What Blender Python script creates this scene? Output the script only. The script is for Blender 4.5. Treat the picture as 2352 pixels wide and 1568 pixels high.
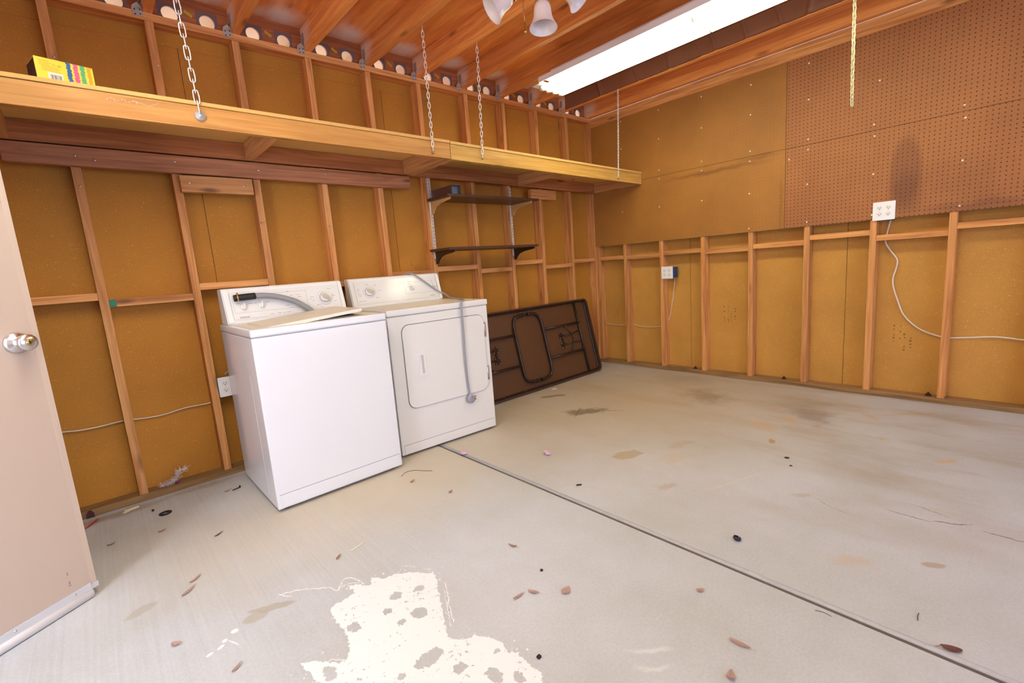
import bpy, bmesh, math, random
from mathutils import Vector, Matrix, Euler, noise as mnoise
random.seed(11)
for _o in list(bpy.data.objects): bpy.data.objects.remove(_o, do_unlink=True)
SC = bpy.context.scene
COL = SC.collection
PI = math.pi

# ------------------------------------------------------------------ camera
cam_d = bpy.data.cameras.new('camera'); cam = bpy.data.objects.new('camera', cam_d); COL.objects.link(cam)
cam_d.sensor_width = 36.0; cam_d.lens = 1076.466/2352*36; cam_d.clip_start = .02; cam_d.clip_end = 200
_yaw, _pit, _rol = 0.72488970, -0.15801879, -0.07381789
_f = Vector((math.sin(_yaw)*math.cos(_pit), math.cos(_yaw)*math.cos(_pit), math.sin(_pit)))
_r = Vector((math.cos(_yaw), -math.sin(_yaw), 0)); _u = _r.cross(_f)
_r2 = _r*math.cos(_rol)+_u*math.sin(_rol); _u2 = _u*math.cos(_rol)-_r*math.sin(_rol)
cam.matrix_world = Matrix(((_r2.x,_u2.x,-_f.x,-4.2056),(_r2.y,_u2.y,-_f.y,-3.26992),(_r2.z,_u2.z,-_f.z,1.11683),(0,0,0,1)))
SC.camera = cam

# ------------------------------------------------------------------ world, lights, exposure
W = bpy.data.worlds.new('daylight'); SC.world = W; W.use_nodes = True
bg = W.node_tree.nodes['Background']; bg.inputs[0].default_value = (.80,.90,1.0,1); bg.inputs[1].default_value = 1.0
SC.view_settings.view_transform = 'Standard'; SC.view_settings.look = 'None'
SC.view_settings.exposure = 0.0; SC.view_settings.gamma = 1.0; SC.view_settings.use_curve_mapping = False

def area(name, loc, target, sx, sy, power, color):
    d = bpy.data.lights.new(name, 'AREA'); d.shape = 'RECTANGLE'; d.size = sx; d.size_y = sy
    d.energy = power; d.color = color
    o = bpy.data.objects.new(name, d); COL.objects.link(o); o.location = loc
    o.rotation_euler = (Vector(target)-Vector(loc)).to_track_quat('-Z','Y').to_euler()
    return o
DAY = (.76,.92,1.42)
area('side_doorway_daylight', (-5.35,-2.15,1.15), (-3.2,-1.5,.35), .6, 1.7, 32, (.88,.96,1.18))
area('garage_opening_daylight', (-2.6,-6.25,1.25), (-2.8,-3.4,.0), 4.2, 2.1, 76, DAY)
area('sunlit_yard_daylight', (-2.3,2.9,.85), (-2.3,-.1,2.3), 7.5, 2.4, 230, (1.0,.96,.93))
TUBE_STRENGTH = 12.5
FILL_TUBE_STRENGTH = 22.0

# ------------------------------------------------------------------ material helpers
def new_mat(name):
    m = bpy.data.materials.new(name); m.use_nodes = True
    nt = m.node_tree; b = nt.nodes['Principled BSDF']
    return m, nt, b
def nd(nt, t, **kw):
    n = nt.nodes.new(t)
    for k, v in kw.items():
        if k == 'inp':
            for i, x in v.items(): n.inputs[i].default_value = x
        else: setattr(n, k, v)
    return n
def c4(c): return (c[0], c[1], c[2], 1)
def S(r, g, b):   # sRGB 0-255 to linear
    f = lambda v: (v/255/12.92 if v/255 <= .04045 else ((v/255+.055)/1.055)**2.4)
    return (f(r), f(g), f(b))
def plain(name, col, rough=.5, metal=0, var=.0, bump=0, spec=.5, nscale=40):
    m, nt, b = new_mat(name)
    b.inputs['Roughness'].default_value = rough; b.inputs['Metallic'].default_value = metal
    b.inputs['Specular IOR Level'].default_value = spec
    tc = nd(nt,'ShaderNodeTexCoord'); no = nd(nt,'ShaderNodeTexNoise', inp={'Scale':nscale,'Detail':3})
    nt.links.new(tc.outputs['Object'], no.inputs['Vector'])
    mx = nd(nt,'ShaderNodeMix', data_type='RGBA')
    mx.inputs['A'].default_value = c4([c*(1-var) for c in col]); mx.inputs['B'].default_value = c4([min(1,c*(1+var)) for c in col])
    nt.links.new(no.outputs['Fac'], mx.inputs['Factor']); nt.links.new(mx.outputs['Result'], b.inputs['Base Color'])
    if bump:
        bp = nd(nt,'ShaderNodeBump', inp={'Strength':bump,'Distance':.002}); nt.links.new(no.outputs['Fac'], bp.inputs['Height']); nt.links.new(bp.outputs['Normal'], b.inputs['Normal'])
    return m
def emit(name, col, s):
    m, nt, b = new_mat(name); b.inputs['Base Color'].default_value = c4(col)
    b.inputs['Emission Color'].default_value = c4(col); b.inputs['Emission Strength'].default_value = s
    return m
def wood(name, axis, dark, light, rough=.62, knots=1.0, grain=1.0, vary=.16, patches=()):
    m, nt, b = new_mat(name); L = nt.links.new
    tc = nd(nt,'ShaderNodeTexCoord'); oi = nd(nt,'ShaderNodeObjectInfo')
    mul = nd(nt,'ShaderNodeMath', operation='MULTIPLY', inp={1:37.0}); L(oi.outputs['Random'], mul.inputs[0])
    add = nd(nt,'ShaderNodeVectorMath', operation='ADD'); L(tc.outputs['Object'], add.inputs[0]); L(mul.outputs[0], add.inputs[1])
    sc = [16*grain]*3; sc[axis] = .9
    mp = nd(nt,'ShaderNodeMapping', inp={'Scale':sc}); L(add.outputs[0], mp.inputs['Vector'])
    n1 = nd(nt,'ShaderNodeTexNoise', inp={'Scale':1.6,'Detail':5,'Roughness':.55,'Distortion':1.3}); L(mp.outputs[0], n1.inputs['Vector'])
    sc2 = [70*grain]*3; sc2[axis] = 1.6
    mp2 = nd(nt,'ShaderNodeMapping', inp={'Scale':sc2}); L(add.outputs[0], mp2.inputs['Vector'])
    n2 = nd(nt,'ShaderNodeTexNoise', inp={'Scale':1.5,'Detail':3,'Distortion':.5}); L(mp2.outputs[0], n2.inputs['Vector'])
    cr = nd(nt,'ShaderNodeValToRGB'); cr.color_ramp.elements[0].position = .3; cr.color_ramp.elements[0].color = c4(dark)
    cr.color_ramp.elements[1].position = .68; cr.color_ramp.elements[1].color = c4(light)
    L(n1.outputs['Fac'], cr.inputs[0])
    mr = nd(nt,'ShaderNodeMapRange', inp={1:.3,2:.7,3:.86,4:1.1}); L(n2.outputs['Fac'], mr.inputs[0])
    mm = nd(nt,'ShaderNodeVectorMath', operation='SCALE'); L(cr.outputs[0], mm.inputs[0]); L(mr.outputs[0], mm.inputs['Scale'])
    # knots
    sk = [9.0]*3; sk[axis] = 2.6
    mk = nd(nt,'ShaderNodeMapping', inp={'Scale':sk}); L(add.outputs[0], mk.inputs['Vector'])
    vo = nd(nt,'ShaderNodeTexVoronoi', inp={'Scale':1.0,'Randomness':1.0}); L(mk.outputs[0], vo.inputs['Vector'])
    kr = nd(nt,'ShaderNodeMapRange', inp={1:.06,2:.17,3:.75*knots,4:0}); L(vo.outputs['Distance'], kr.inputs[0])
    kx = nd(nt,'ShaderNodeMix', data_type='RGBA'); kx.inputs['B'].default_value = c4([c*.32 for c in dark])
    L(kr.outputs[0], kx.inputs['Factor']); L(mm.outputs[0], kx.inputs['A'])
    hv = nd(nt,'ShaderNodeHueSaturation'); vr = nd(nt,'ShaderNodeMapRange', inp={3:1-vary,4:1+vary}); L(oi.outputs['Random'], vr.inputs[0])
    L(vr.outputs[0], hv.inputs['Value']); L(kx.outputs['Result'], hv.inputs['Color'])
    gp = nd(nt,'ShaderNodeNewGeometry')
    L(add_blobs(nt, gp.outputs['Position'], hv.outputs[0], patches), b.inputs['Base Color']); b.inputs['Roughness'].default_value = rough
    b.inputs['Specular IOR Level'].default_value = .35
    bp = nd(nt,'ShaderNodeBump', inp={'Strength':.25,'Distance':.002}); L(n2.outputs['Fac'], bp.inputs['Height']); L(bp.outputs['Normal'], b.inputs['Normal'])
    return m
def fibreboard(name, col, holes=None, blobs=(), light=1.0):
    """brown fibre sheathing; holes=(spacing, radius, strength, axis) draws the drilled pegboard holes"""
    m, nt, b = new_mat(name); L = nt.links.new
    ge = nd(nt,'ShaderNodeNewGeometry'); pos = ge.outputs['Position']
    n1 = nd(nt,'ShaderNodeTexNoise', inp={'Scale':2.2,'Detail':4,'Roughness':.6}); L(pos, n1.inputs['Vector'])
    cr = nd(nt,'ShaderNodeValToRGB'); cr.color_ramp.elements[0].position=.3; cr.color_ramp.elements[0].color=c4([c*.86 for c in col])
    cr.color_ramp.elements[1].position=.7; cr.color_ramp.elements[1].color=c4([c*1.08 for c in col]); L(n1.outputs['Fac'], cr.inputs[0])
    n2 = nd(nt,'ShaderNodeTexNoise', inp={'Scale':170,'Detail':2}); L(pos, n2.inputs['Vector'])
    mr = nd(nt,'ShaderNodeMapRange', inp={1:.35,2:.65,3:.9,4:1.08}); L(n2.outputs['Fac'], mr.inputs[0])
    mm = nd(nt,'ShaderNodeVectorMath', operation='SCALE'); L(cr.outputs[0], mm.inputs[0]); L(mr.outputs[0], mm.inputs['Scale'])
    cur = mm.outputs[0]
    # pale chips pressed in the board
    rot = nd(nt,'ShaderNodeTexNoise', inp={'Scale':30,'Detail':1,'Distortion':2.2}); L(pos, rot.inputs['Vector'])
    mp = nd(nt,'ShaderNodeMapping', inp={'Scale':(28,28,95),'Rotation':(.5,.7,.3)}); L(pos, mp.inputs['Vector'])
    ad = nd(nt,'ShaderNodeVectorMath', operation='MULTIPLY_ADD', inp={1:(2.0,2.0,2.0)}); L(rot.outputs['Color'], ad.inputs[0]); L(mp.outputs[0], ad.inputs[2])
    vo = nd(nt,'ShaderNodeTexVoronoi', inp={'Scale':1.0}); L(ad.outputs[0], vo.inputs['Vector'])
    kr = nd(nt,'ShaderNodeMapRange', inp={1:.10,2:.16,3:(.0 if holes else .6),4:0}); L(vo.outputs['Distance'], kr.inputs[0])
    mx = nd(nt,'ShaderNodeMix', data_type='RGBA'); mx.inputs['B'].default_value = c4([min(1,c*1.5+.10) for c in col])
    L(kr.outputs[0], mx.inputs['Factor']); L(cur, mx.inputs['A']); cur = mx.outputs['Result']
    cur = add_blobs(nt, pos, cur, blobs)
    if holes:
        sp, rad, st, ax = holes
        sx = nd(nt,'ShaderNodeSeparateXYZ'); L(pos, sx.inputs[0])
        def fr(o):
            d = nd(nt,'ShaderNodeMath', operation='DIVIDE', inp={1:sp}); L(o, d.inputs[0])
            f = nd(nt,'ShaderNodeMath', operation='FRACT'); L(d.outputs[0], f.inputs[0])
            s = nd(nt,'ShaderNodeMath', operation='SUBTRACT', inp={1:.5}); L(f.outputs[0], s.inputs[0])
            q = nd(nt,'ShaderNodeMath', operation='POWER', inp={1:2.0}); L(s.outputs[0], q.inputs[0])
            ab = nd(nt,'ShaderNodeMath', operation='ABSOLUTE'); L(s.outputs[0], ab.inputs[0])
            q2 = nd(nt,'ShaderNodeMath', operation='MULTIPLY'); L(ab.outputs[0], q2.inputs[0]); L(ab.outputs[0], q2.inputs[1])
            return q2.outputs[0]
        a = fr(sx.outputs[ax]); z = fr(sx.outputs[2])
        su = nd(nt,'ShaderNodeMath', operation='ADD'); L(a, su.inputs[0]); L(z, su.inputs[1])
        sq = nd(nt,'ShaderNodeMath', operation='SQRT'); L(su.outputs[0], sq.inputs[0])
        hr = nd(nt,'ShaderNodeMapRange', inp={1:rad/sp*.85,2:rad/sp*1.15,3:st,4:0}); L(sq.outputs[0], hr.inputs[0])
        hx = nd(nt,'ShaderNodeMix', data_type='RGBA'); hx.inputs['B'].default_value = c4((.03,.012,.005))
        L(hr.outputs[0], hx.inputs['Factor']); L(cur, hx.inputs['A']); cur = hx.outputs['Result']
    L(cur, b.inputs['Base Color']); b.inputs['Roughness'].default_value = .55 if holes else .72
    b.inputs['Specular IOR Level'].default_value = .35
    bp = nd(nt,'ShaderNodeBump', inp={'Strength':.2,'Distance':.002}); L(n2.outputs['Fac'], bp.inputs['Height']); L(bp.outputs['Normal'], b.inputs['Normal'])
    return m
def add_blobs(nt, pos, cur, blobs, dscale=9.0):
    """stains and other colour patches: each = (centre, (rx,ry,rz), rot_z, colour, strength, edge softness, wobble)"""
    L = nt.links.new
    if not blobs: return cur
    dn = nd(nt,'ShaderNodeTexNoise', inp={'Scale':dscale,'Detail':6,'Roughness':.65}); L(pos, dn.inputs['Vector'])
    off = nd(nt,'ShaderNodeVectorMath', operation='SUBTRACT', inp={1:(.5,.5,.5)}); L(dn.outputs['Color'], off.inputs[0])
    for (c, r, rz, colr, st, soft, wob) in blobs:
        w = nd(nt,'ShaderNodeVectorMath', operation='SCALE', inp={'Scale':wob}); L(off.outputs[0], w.inputs[0])
        a = nd(nt,'ShaderNodeVectorMath', operation='ADD'); L(pos, a.inputs[0]); L(w.outputs[0], a.inputs[1])
        mp = nd(nt,'ShaderNodeMapping', vector_type='TEXTURE', inp={'Location':c,'Rotation':(0,0,rz),'Scale':r}); L(a.outputs[0], mp.inputs['Vector'])
        le = nd(nt,'ShaderNodeVectorMath', operation='LENGTH'); L(mp.outputs[0], le.inputs[0])
        mr = nd(nt,'ShaderNodeMapRange', inp={1:max(0,1-soft),2:1.0,3:st,4:0}); mr.interpolation_type='SMOOTHSTEP'; L(le.outputs['Value'], mr.inputs[0])
        mx = nd(nt,'ShaderNodeMix', data_type='RGBA'); mx.inputs['B'].default_value = c4(colr)
        L(mr.outputs[0], mx.inputs['Factor']); L(cur, mx.inputs['A']); cur = mx.outputs['Result']
    return cur

# ------------------------------------------------------------------ mesh helpers
class MB:
    def __init__(s): s.bm = bmesh.new()
    def box(s, x0, x1, y0, y1, z0, z1, mi=0, bev=0, M=None):
        pts = [(x,y,z) for x in (x0,x1) for y in (y0,y1) for z in (z0,z1)]
        v = [s.bm.verts.new(M @ Vector(p) if M else p) for p in pts]
        fs = [(0,1,3,2),(4,6,7,5),(0,4,5,1),(2,3,7,6),(0,2,6,4),(1,5,7,3)]
        F = [s.bm.faces.new([v[i] for i in f]) for f in fs]
        for f in F: f.material_index = mi
        if bev:
            E = list({e for f in F for e in f.edges})
            bmesh.ops.bevel(s.bm, geom=E, offset=bev, segments=2, affect='EDGES', profile=.6)
        return s
    def poly(s, pts, mi=0):
        f = s.bm.faces.new([s.bm.verts.new(p) for p in pts]); f.material_index = mi; return s
    def prism(s, pts2, d, M, mi=0, smooth=False, bev=0):
        """polygon in local XY extruded along local Z from 0 to d"""
        a = [s.bm.verts.new(M @ Vector((x,y,0))) for x, y in pts2]; b = [s.bm.verts.new(M @ Vector((x,y,d))) for x, y in pts2]
        n = len(pts2); F = [s.bm.faces.new(a[::-1]), s.bm.faces.new(b)]
        for i in range(n):
            f = s.bm.faces.new((a[i],a[(i+1)%n],b[(i+1)%n],b[i])); f.smooth = smooth; F.append(f)
        for f in F: f.material_index = mi
        if bev:
            E = list({e for f in F[:2] for e in f.edges})
            bmesh.ops.bevel(s.bm, geom=E, offset=bev, segments=2, affect='EDGES', profile=.6)
        return s
    def tube(s, pts, r, seg=8, closed=False, mi=0, smooth_path=0, flat=None):
        P = [Vector(p) for p in pts]
        if smooth_path: P = catmull(P, smooth_path, closed)
        n = len(P); rings = []; prev = None
        for i in range(n):
            if closed: t = P[(i+1)%n]-P[i-1]
            else: t = P[min(i+1,n-1)]-P[max(i-1,0)]
            t.normalize()
            if prev is None:
                a = Vector((0,0,1)) if abs(t.z) < .9 else Vector((1,0,0)); u = t.cross(a).normalized()
            else:
                u = prev - t*prev.dot(t)
                u = u.normalized() if u.length > 1e-6 else t.orthogonal().normalized()
            prev = u; w = t.cross(u)
            rr = r(i/(n-1)) if callable(r) else r
            ru, rw = (rr, rr) if flat is None else (rr*flat[0], rr*flat[1])
            rings.append([s.bm.verts.new(P[i]+u*math.cos(2*PI*k/seg)*ru+w*math.sin(2*PI*k/seg)*rw) for k in range(seg)])
        for i in range(n if closed else n-1):
            A, B = rings[i], rings[(i+1)%n]
            for k in range(seg):
                f = s.bm.faces.new((A[k],A[(k+1)%seg],B[(k+1)%seg],B[k])); f.smooth = True; f.material_index = mi
        if not closed:
            f = s.bm.faces.new(rings[0][::-1]); f.material_index = mi
            f = s.bm.faces.new(rings[-1]); f.material_index = mi
        return s
    def lathe(s, prof, M, seg=24, mi=0, smooth=True, scale=(1,1)):
        """profile [(radius, height)] about local Z"""
        rings = []
        for r, h in prof:
            if r < 1e-6: rings.append([s.bm.verts.new(M @ Vector((0,0,h)))])
            else: rings.append([s.bm.verts.new(M @ Vector((r*math.cos(2*PI*k/seg)*scale[0], r*math.sin(2*PI*k/seg)*scale[1], h))) for k in range(seg)])
        for A, B in zip(rings, rings[1:]):
            for k in range(seg):
                if len(A) == 1 and len(B) == 1: continue
                if len(A) == 1: q = (A[0], B[(k+1)%seg], B[k])
                elif len(B) == 1: q = (A[k], A[(k+1)%seg], B[0])
                else: q = (A[k], A[(k+1)%seg], B[(k+1)%seg], B[k])
                f = s.bm.faces.new(q); f.smooth = smooth; f.material_index = mi
        return s
    def sphere(s, c, r, seg=12, M=None, mi=0):
        prof = [(r*math.sin(PI*i/8), -r*math.cos(PI*i/8)) for i in range(9)]; prof[0]=(0,-r); prof[-1]=(0,r)
        return s.lathe(prof, (M or Matrix.Identity(4)) @ Matrix.Translation(c), seg, mi)
def catmull(P, k, closed=False):
    out = []; n = len(P)
    for i in range(n if closed else n-1):
        p0 = P[i-1] if (i > 0 or closed) else P[0]*2-P[1]; p1 = P[i]; p2 = P[(i+1)%n]
        p3 = P[(i+2)%n] if (closed or i+2 < n) else P[-1]*2-P[-2]
        for j in range(k):
            t = j/k
            out.append(.5*((2*p1)+(p2-p0)*t+(2*p0-5*p1+4*p2-p3)*t*t+(3*p1-p0-3*p2+p3)*t*t*t))
    if not closed: out.append(P[-1].copy())
    return out
def rrect(x0, x1, y0, y1, r, k=5):
    pts = []
    for cx, cy, a in ((x1-r,y0+r,-PI/2),(x1-r,y1-r,0),(x0+r,y1-r,PI/2),(x0+r,y0+r,PI)):
        for i in range(k+1):
            t = a+PI/2*i/k; pts.append((cx+r*math.cos(t), cy+r*math.sin(t)))
    return pts
def rot_of(z, x):
    """matrix with local Z along z and local X near x"""
    z = Vector(z).normalized(); x = Vector(x)
    if (x-z*x.dot(z)).length < 1e-4: x = Vector((0,1,0)) if abs(z.y) < .9 else Vector((0,0,1))
    x = (x-z*x.dot(z)).normalized(); y = z.cross(x)
    return Matrix(((x.x,y.x,z.x,0),(x.y,y.y,z.y,0),(x.z,y.z,z.z,0),(0,0,0,1)))
def at(loc, z=(0,0,1), x=(1,0,0)): return Matrix.Translation(loc) @ rot_of(z, x)

def root_loc(o):
    while o.parent: o = o.parent
    return o.location.copy()
def obj(name, mb, mats, parent=None, local=False):
    """one mesh object; world coordinates unless local=True (then in the root's frame)"""
    if not isinstance(mats, (list,tuple)): mats = [mats]
    bmesh.ops.recalc_face_normals(mb.bm, faces=mb.bm.faces[:])
    me = bpy.data.meshes.new(name); mb.bm.to_mesh(me); mb.bm.free()
    for m in mats: me.materials.append(m)
    o = bpy.data.objects.new(name, me); COL.objects.link(o)
    if parent:
        o.parent = parent
        if not local: me.transform(Matrix.Translation(-root_loc(parent)))
    elif not local:
        xs = [v.co for v in me.vertices]
        c = Vector(((min(v.x for v in xs)+max(v.x for v in xs))/2, (min(v.y for v in xs)+max(v.y for v in xs))/2, min(v.z for v in xs)))
        me.transform(Matrix.Translation(-c)); o.location = c
    return o
def tag(o, label, cat, group=None, kind=None):
    if label: o['label'] = label
    if cat: o['category'] = cat
    if group: o['group'] = group
    if kind: o['kind'] = kind
    return o
def thing(name, loc, label, cat, group=None, rotz=0):
    o = bpy.data.objects.new(name, None); COL.objects.link(o); o.location = loc; o.rotation_euler = (0,0,rotz); o.empty_display_size = .1
    return tag(o, label, cat, group)
def text(name, body, size, M, mat, parent, align='LEFT'):
    cu = bpy.data.curves.new(name, 'FONT'); cu.body = body; cu.size = size; cu.extrude = .0002; cu.align_x = align; cu.resolution_u = 2
    t = bpy.data.objects.new(name+'_curve', cu); COL.objects.link(t)
    me = bpy.data.meshes.new_from_object(t.evaluated_get(bpy.context.evaluated_depsgraph_get()))
    bpy.data.objects.remove(t, do_unlink=True); bpy.data.curves.remove(cu)
    me.transform(M); me.materials.clear(); me.materials.append(mat)
    o = bpy.data.objects.new(name, me); COL.objects.link(o); o.parent = parent
    return o

# ------------------------------------------------------------------ materials
SHEATH = S(183,123,40)
m_sheath = fibreboard('fibre_sheathing', SHEATH)
m_sheathR = fibreboard('tube_tinted_sheathing', S(198,145,68))  # right wall copy of the sheathing, yellow tube light painted into its colour
PALE_PATCH = S(242,230,222)
WD, WL = S(180,112,58), S(226,164,100)
m_wood = [wood('framing_timber_x',0,WD,WL), wood('framing_timber_y',1,WD,WL), wood('framing_timber_z',2,WD,WL,knots=.6)]
m_raft = wood('rafter_timber',1,S(214,128,60),S(242,166,94), .5, knots=.9, patches=[((-2.5,-.10,2.64),(60,.14,.11),0,PALE_PATCH,.6,.95,.06)])
m_blockv = wood('vent_block_timber',0,S(146,80,44),S(186,110,62))
m_sole = [wood('dusty_sole_timber_x',0,S(128,92,54),S(168,130,84),.85,.3), wood('dusty_sole_timber_y',1,S(128,92,54),S(168,130,84),.85,.3)]
m_shelfA = wood('pale_fir_board',0,S(186,124,58),S(212,156,84),.55,.8,vary=.04)
m_shelfB = wood('yellow_pine_board',0,S(190,140,62),S(216,170,90),.55,.8,vary=.04)
m_redboard = wood('reddish_fir_board',0,S(150,88,46),S(194,124,72),.6,1.0,vary=.04)
m_weathered = wood('weathered_brown_board',0,S(150,92,56),S(198,134,90),.6,1.0,vary=.04)
m_joist = wood('cross_joist_timber',1,S(186,124,72),S(216,160,104),.6,.8,vary=.05)
m_deck = plain('shelf_fibreboard_deck', S(220,172,98), .7, var=.08, nscale=60)
# pale soft-edged patches on roof deck and rafters around the vent holes
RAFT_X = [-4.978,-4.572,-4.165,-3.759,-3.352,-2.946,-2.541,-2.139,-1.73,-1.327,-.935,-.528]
m_ply = wood('roof_plywood',1,S(218,124,56),S(242,164,88),.45,.7,.35,vary=.03, patches=[((x+.27,-.14,2.69),(.17,.15,1),0,PALE_PATCH,.95,.85,.10) for x in RAFT_X]+[((x+.13,-.12,2.69),(.10,.08,1),0,PALE_PATCH,.6,.95,.10) for x in RAFT_X])
m_ext = plain('exterior_stucco', S(214,190,165), .9, var=.05)
m_soffit = plain('painted_eave_soffit', S(214,182,158), .85, var=.02)
m_white = plain('white_appliance_enamel', S(224,223,224), .13, var=.01, nscale=6)
m_white2 = plain('almond_white_enamel', S(223,220,214), .16, var=.012, nscale=6)
m_lid = plain('white_dusty_enamel', S(228,218,200), .4, var=.06, nscale=14)
m_panelw = plain('console_plastic', S(228,226,222), .14, var=.01)
m_endcap = plain('console_end_plastic', S(232,230,226), .3, var=.01)
m_knob = plain('knob_plastic', S(226,222,214), .3)
m_knobin = plain('knob_inset', S(196,186,170), .45)
m_dark = plain('black_rubber', S(26,25,26), .6, var=.15)
m_gap = plain('dark_recess', S(20,16,12), .9)
m_ink = plain('grey_print', S(150,146,150), .6)
m_inkd = plain('dark_print', S(60,56,66), .6)
m_seam = plain('panel_gap_grey', S(120,122,128), .6)
m_gapl = plain('deck_gap_grey', S(176,176,178), .6)
m_hose = plain('grey_hose_rubber', S(142,142,143), .5, var=.05)
m_cord = plain('grey_cord_vinyl', S(150,150,158), .45, var=.04)
m_chrome = plain('chrome', (.75,.75,.76), .18, 1)
m_steel = plain('brushed_steel', (.66,.64,.63), .28, 1, var=.06)
m_std = plain('bright_zinc_standard', S(236,226,214), .3, .45)
m_galv = plain('galvanised_steel', (.62,.63,.66), .42, 1, var=.18, nscale=25)
m_tie = plain('weathered_galvanised_strap', S(178,168,158), .5, .35, var=.15, nscale=30)
m_brass = plain('antique_brass', S(196,164,96), .25, 1, var=.1)
m_copper = plain('copper_prong', S(190,120,80), .3, 1)
m_zinc = plain('zinc_chain', (.82,.83,.80), .35, .6)
m_paintchain = plain('pale_yellow_zinc_chain', S(214,206,164), .3, .4)
m_plate = plain('white_cover_plate', S(240,238,238), .3)
m_slot = plain('receptacle_slot', S(60,50,50), .7)
m_recep = plain('receptacle_face', S(236,230,228), .35)
m_blue = plain('blue_outlet_box', S(30,62,104), .5)
m_cable = plain('white_cable_jacket', S(226,212,194), .5, var=.05)
m_doorp = plain('pinkish_beige_door_paint', S(186,166,150), .35, var=.015, nscale=3)
m_dooredge = plain('door_edge_paint', S(190,170,153), .35, var=.02)
m_alum = plain('aluminium_strip', S(206,206,210), .4, .3)
m_vinyl = plain('white_vinyl_sweep', S(232,228,230), .3)
m_tabl = plain('table_underside_board', S(88,54,24), .6, var=.08, nscale=9)
m_tabf = plain('dark_brown_enamel', S(46,30,22), .32, var=.1)
m_tabrim = plain('brown_table_edge', S(70,46,30), .45, var=.12)
m_walnut = plain('dark_walnut_laminate', S(78,50,34), .4, var=.12, nscale=22)
m_tan = plain('tan_bracket_paint', S(206,160,104), .35)
m_brownmetal = plain('brown_metal_channel', S(104,72,62), .35, .2, var=.08)
m_screen = plain('grey_vent_screen', S(120,96,92), .8)
m_yellow = plain('yellow_sticker', S(200,160,40), .6)
m_glass = plain('alabaster_glass', S(238,226,224), .28, var=.03, nscale=14)
m_fixt = plain('white_fixture_enamel', S(236,230,230), .35)
m_tube = emit('fluorescent_tube_glow', (1.0,.985,.70), TUBE_STRENGTH)
m_fill_tube = emit('unseen_fill_tube_glow', (1.0,.99,.84), FILL_TUBE_STRENGTH)
m_frost = plain('tube_end_cap', S(225,222,205), .4)
m_film = plain('dark_brown_ribbed_plastic', S(186,130,104), .26, var=.12, nscale=8)
m_green = plain('green_end_stain', S(50,120,96), .7)
m_ground = plain('outdoor_paving', S(196,186,172), .9, var=.06, nscale=3)
m_screw = plain('screw_head', (.6,.6,.62), .35, 1)
m_wscrew = plain('white_screw_head', S(236,226,214), .4)
m_leaf = plain('dry_leaf_pink', S(212,182,170), .7, var=.12)
m_leafb = plain('dry_leaf_brown', S(196,156,124), .7, var=.18)
m_tinsel = plain('white_tinsel', S(238,226,226), .3, var=.04)
m_purple = plain('purple_bead', S(120,20,80), .3)
m_red = plain('red_plastic_strip', S(190,36,30), .4)
m_lilac = plain('lilac_wrapper', S(206,160,190), .4, var=.25, nscale=90)
m_cream = plain('cream_paper', S(232,222,196), .8)
m_twig = plain('dark_twig', S(74,60,46), .8)
m_byellow = plain('yellow_carton', S(250,222,60), .45, var=.04, nscale=30)
m_bblue = plain('blue_crayon_stripe', S(40,100,160), .5, var=.3, nscale=120)
m_bpink = plain('pink_crayon_stripe', S(232,96,140), .5, var=.2, nscale=120)
m_bgreen = plain('green_crayon_stripe', S(96,180,120), .5, var=.3, nscale=120)
m_borange = plain('orange_crayon_stripe', S(252,170,40), .5, var=.2, nscale=120)
m_bpurple = plain('purple_carton_end', S(74,50,60), .5, var=.2, nscale=40)
m_paper = plain('white_label', S(246,240,228), .6)

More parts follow.
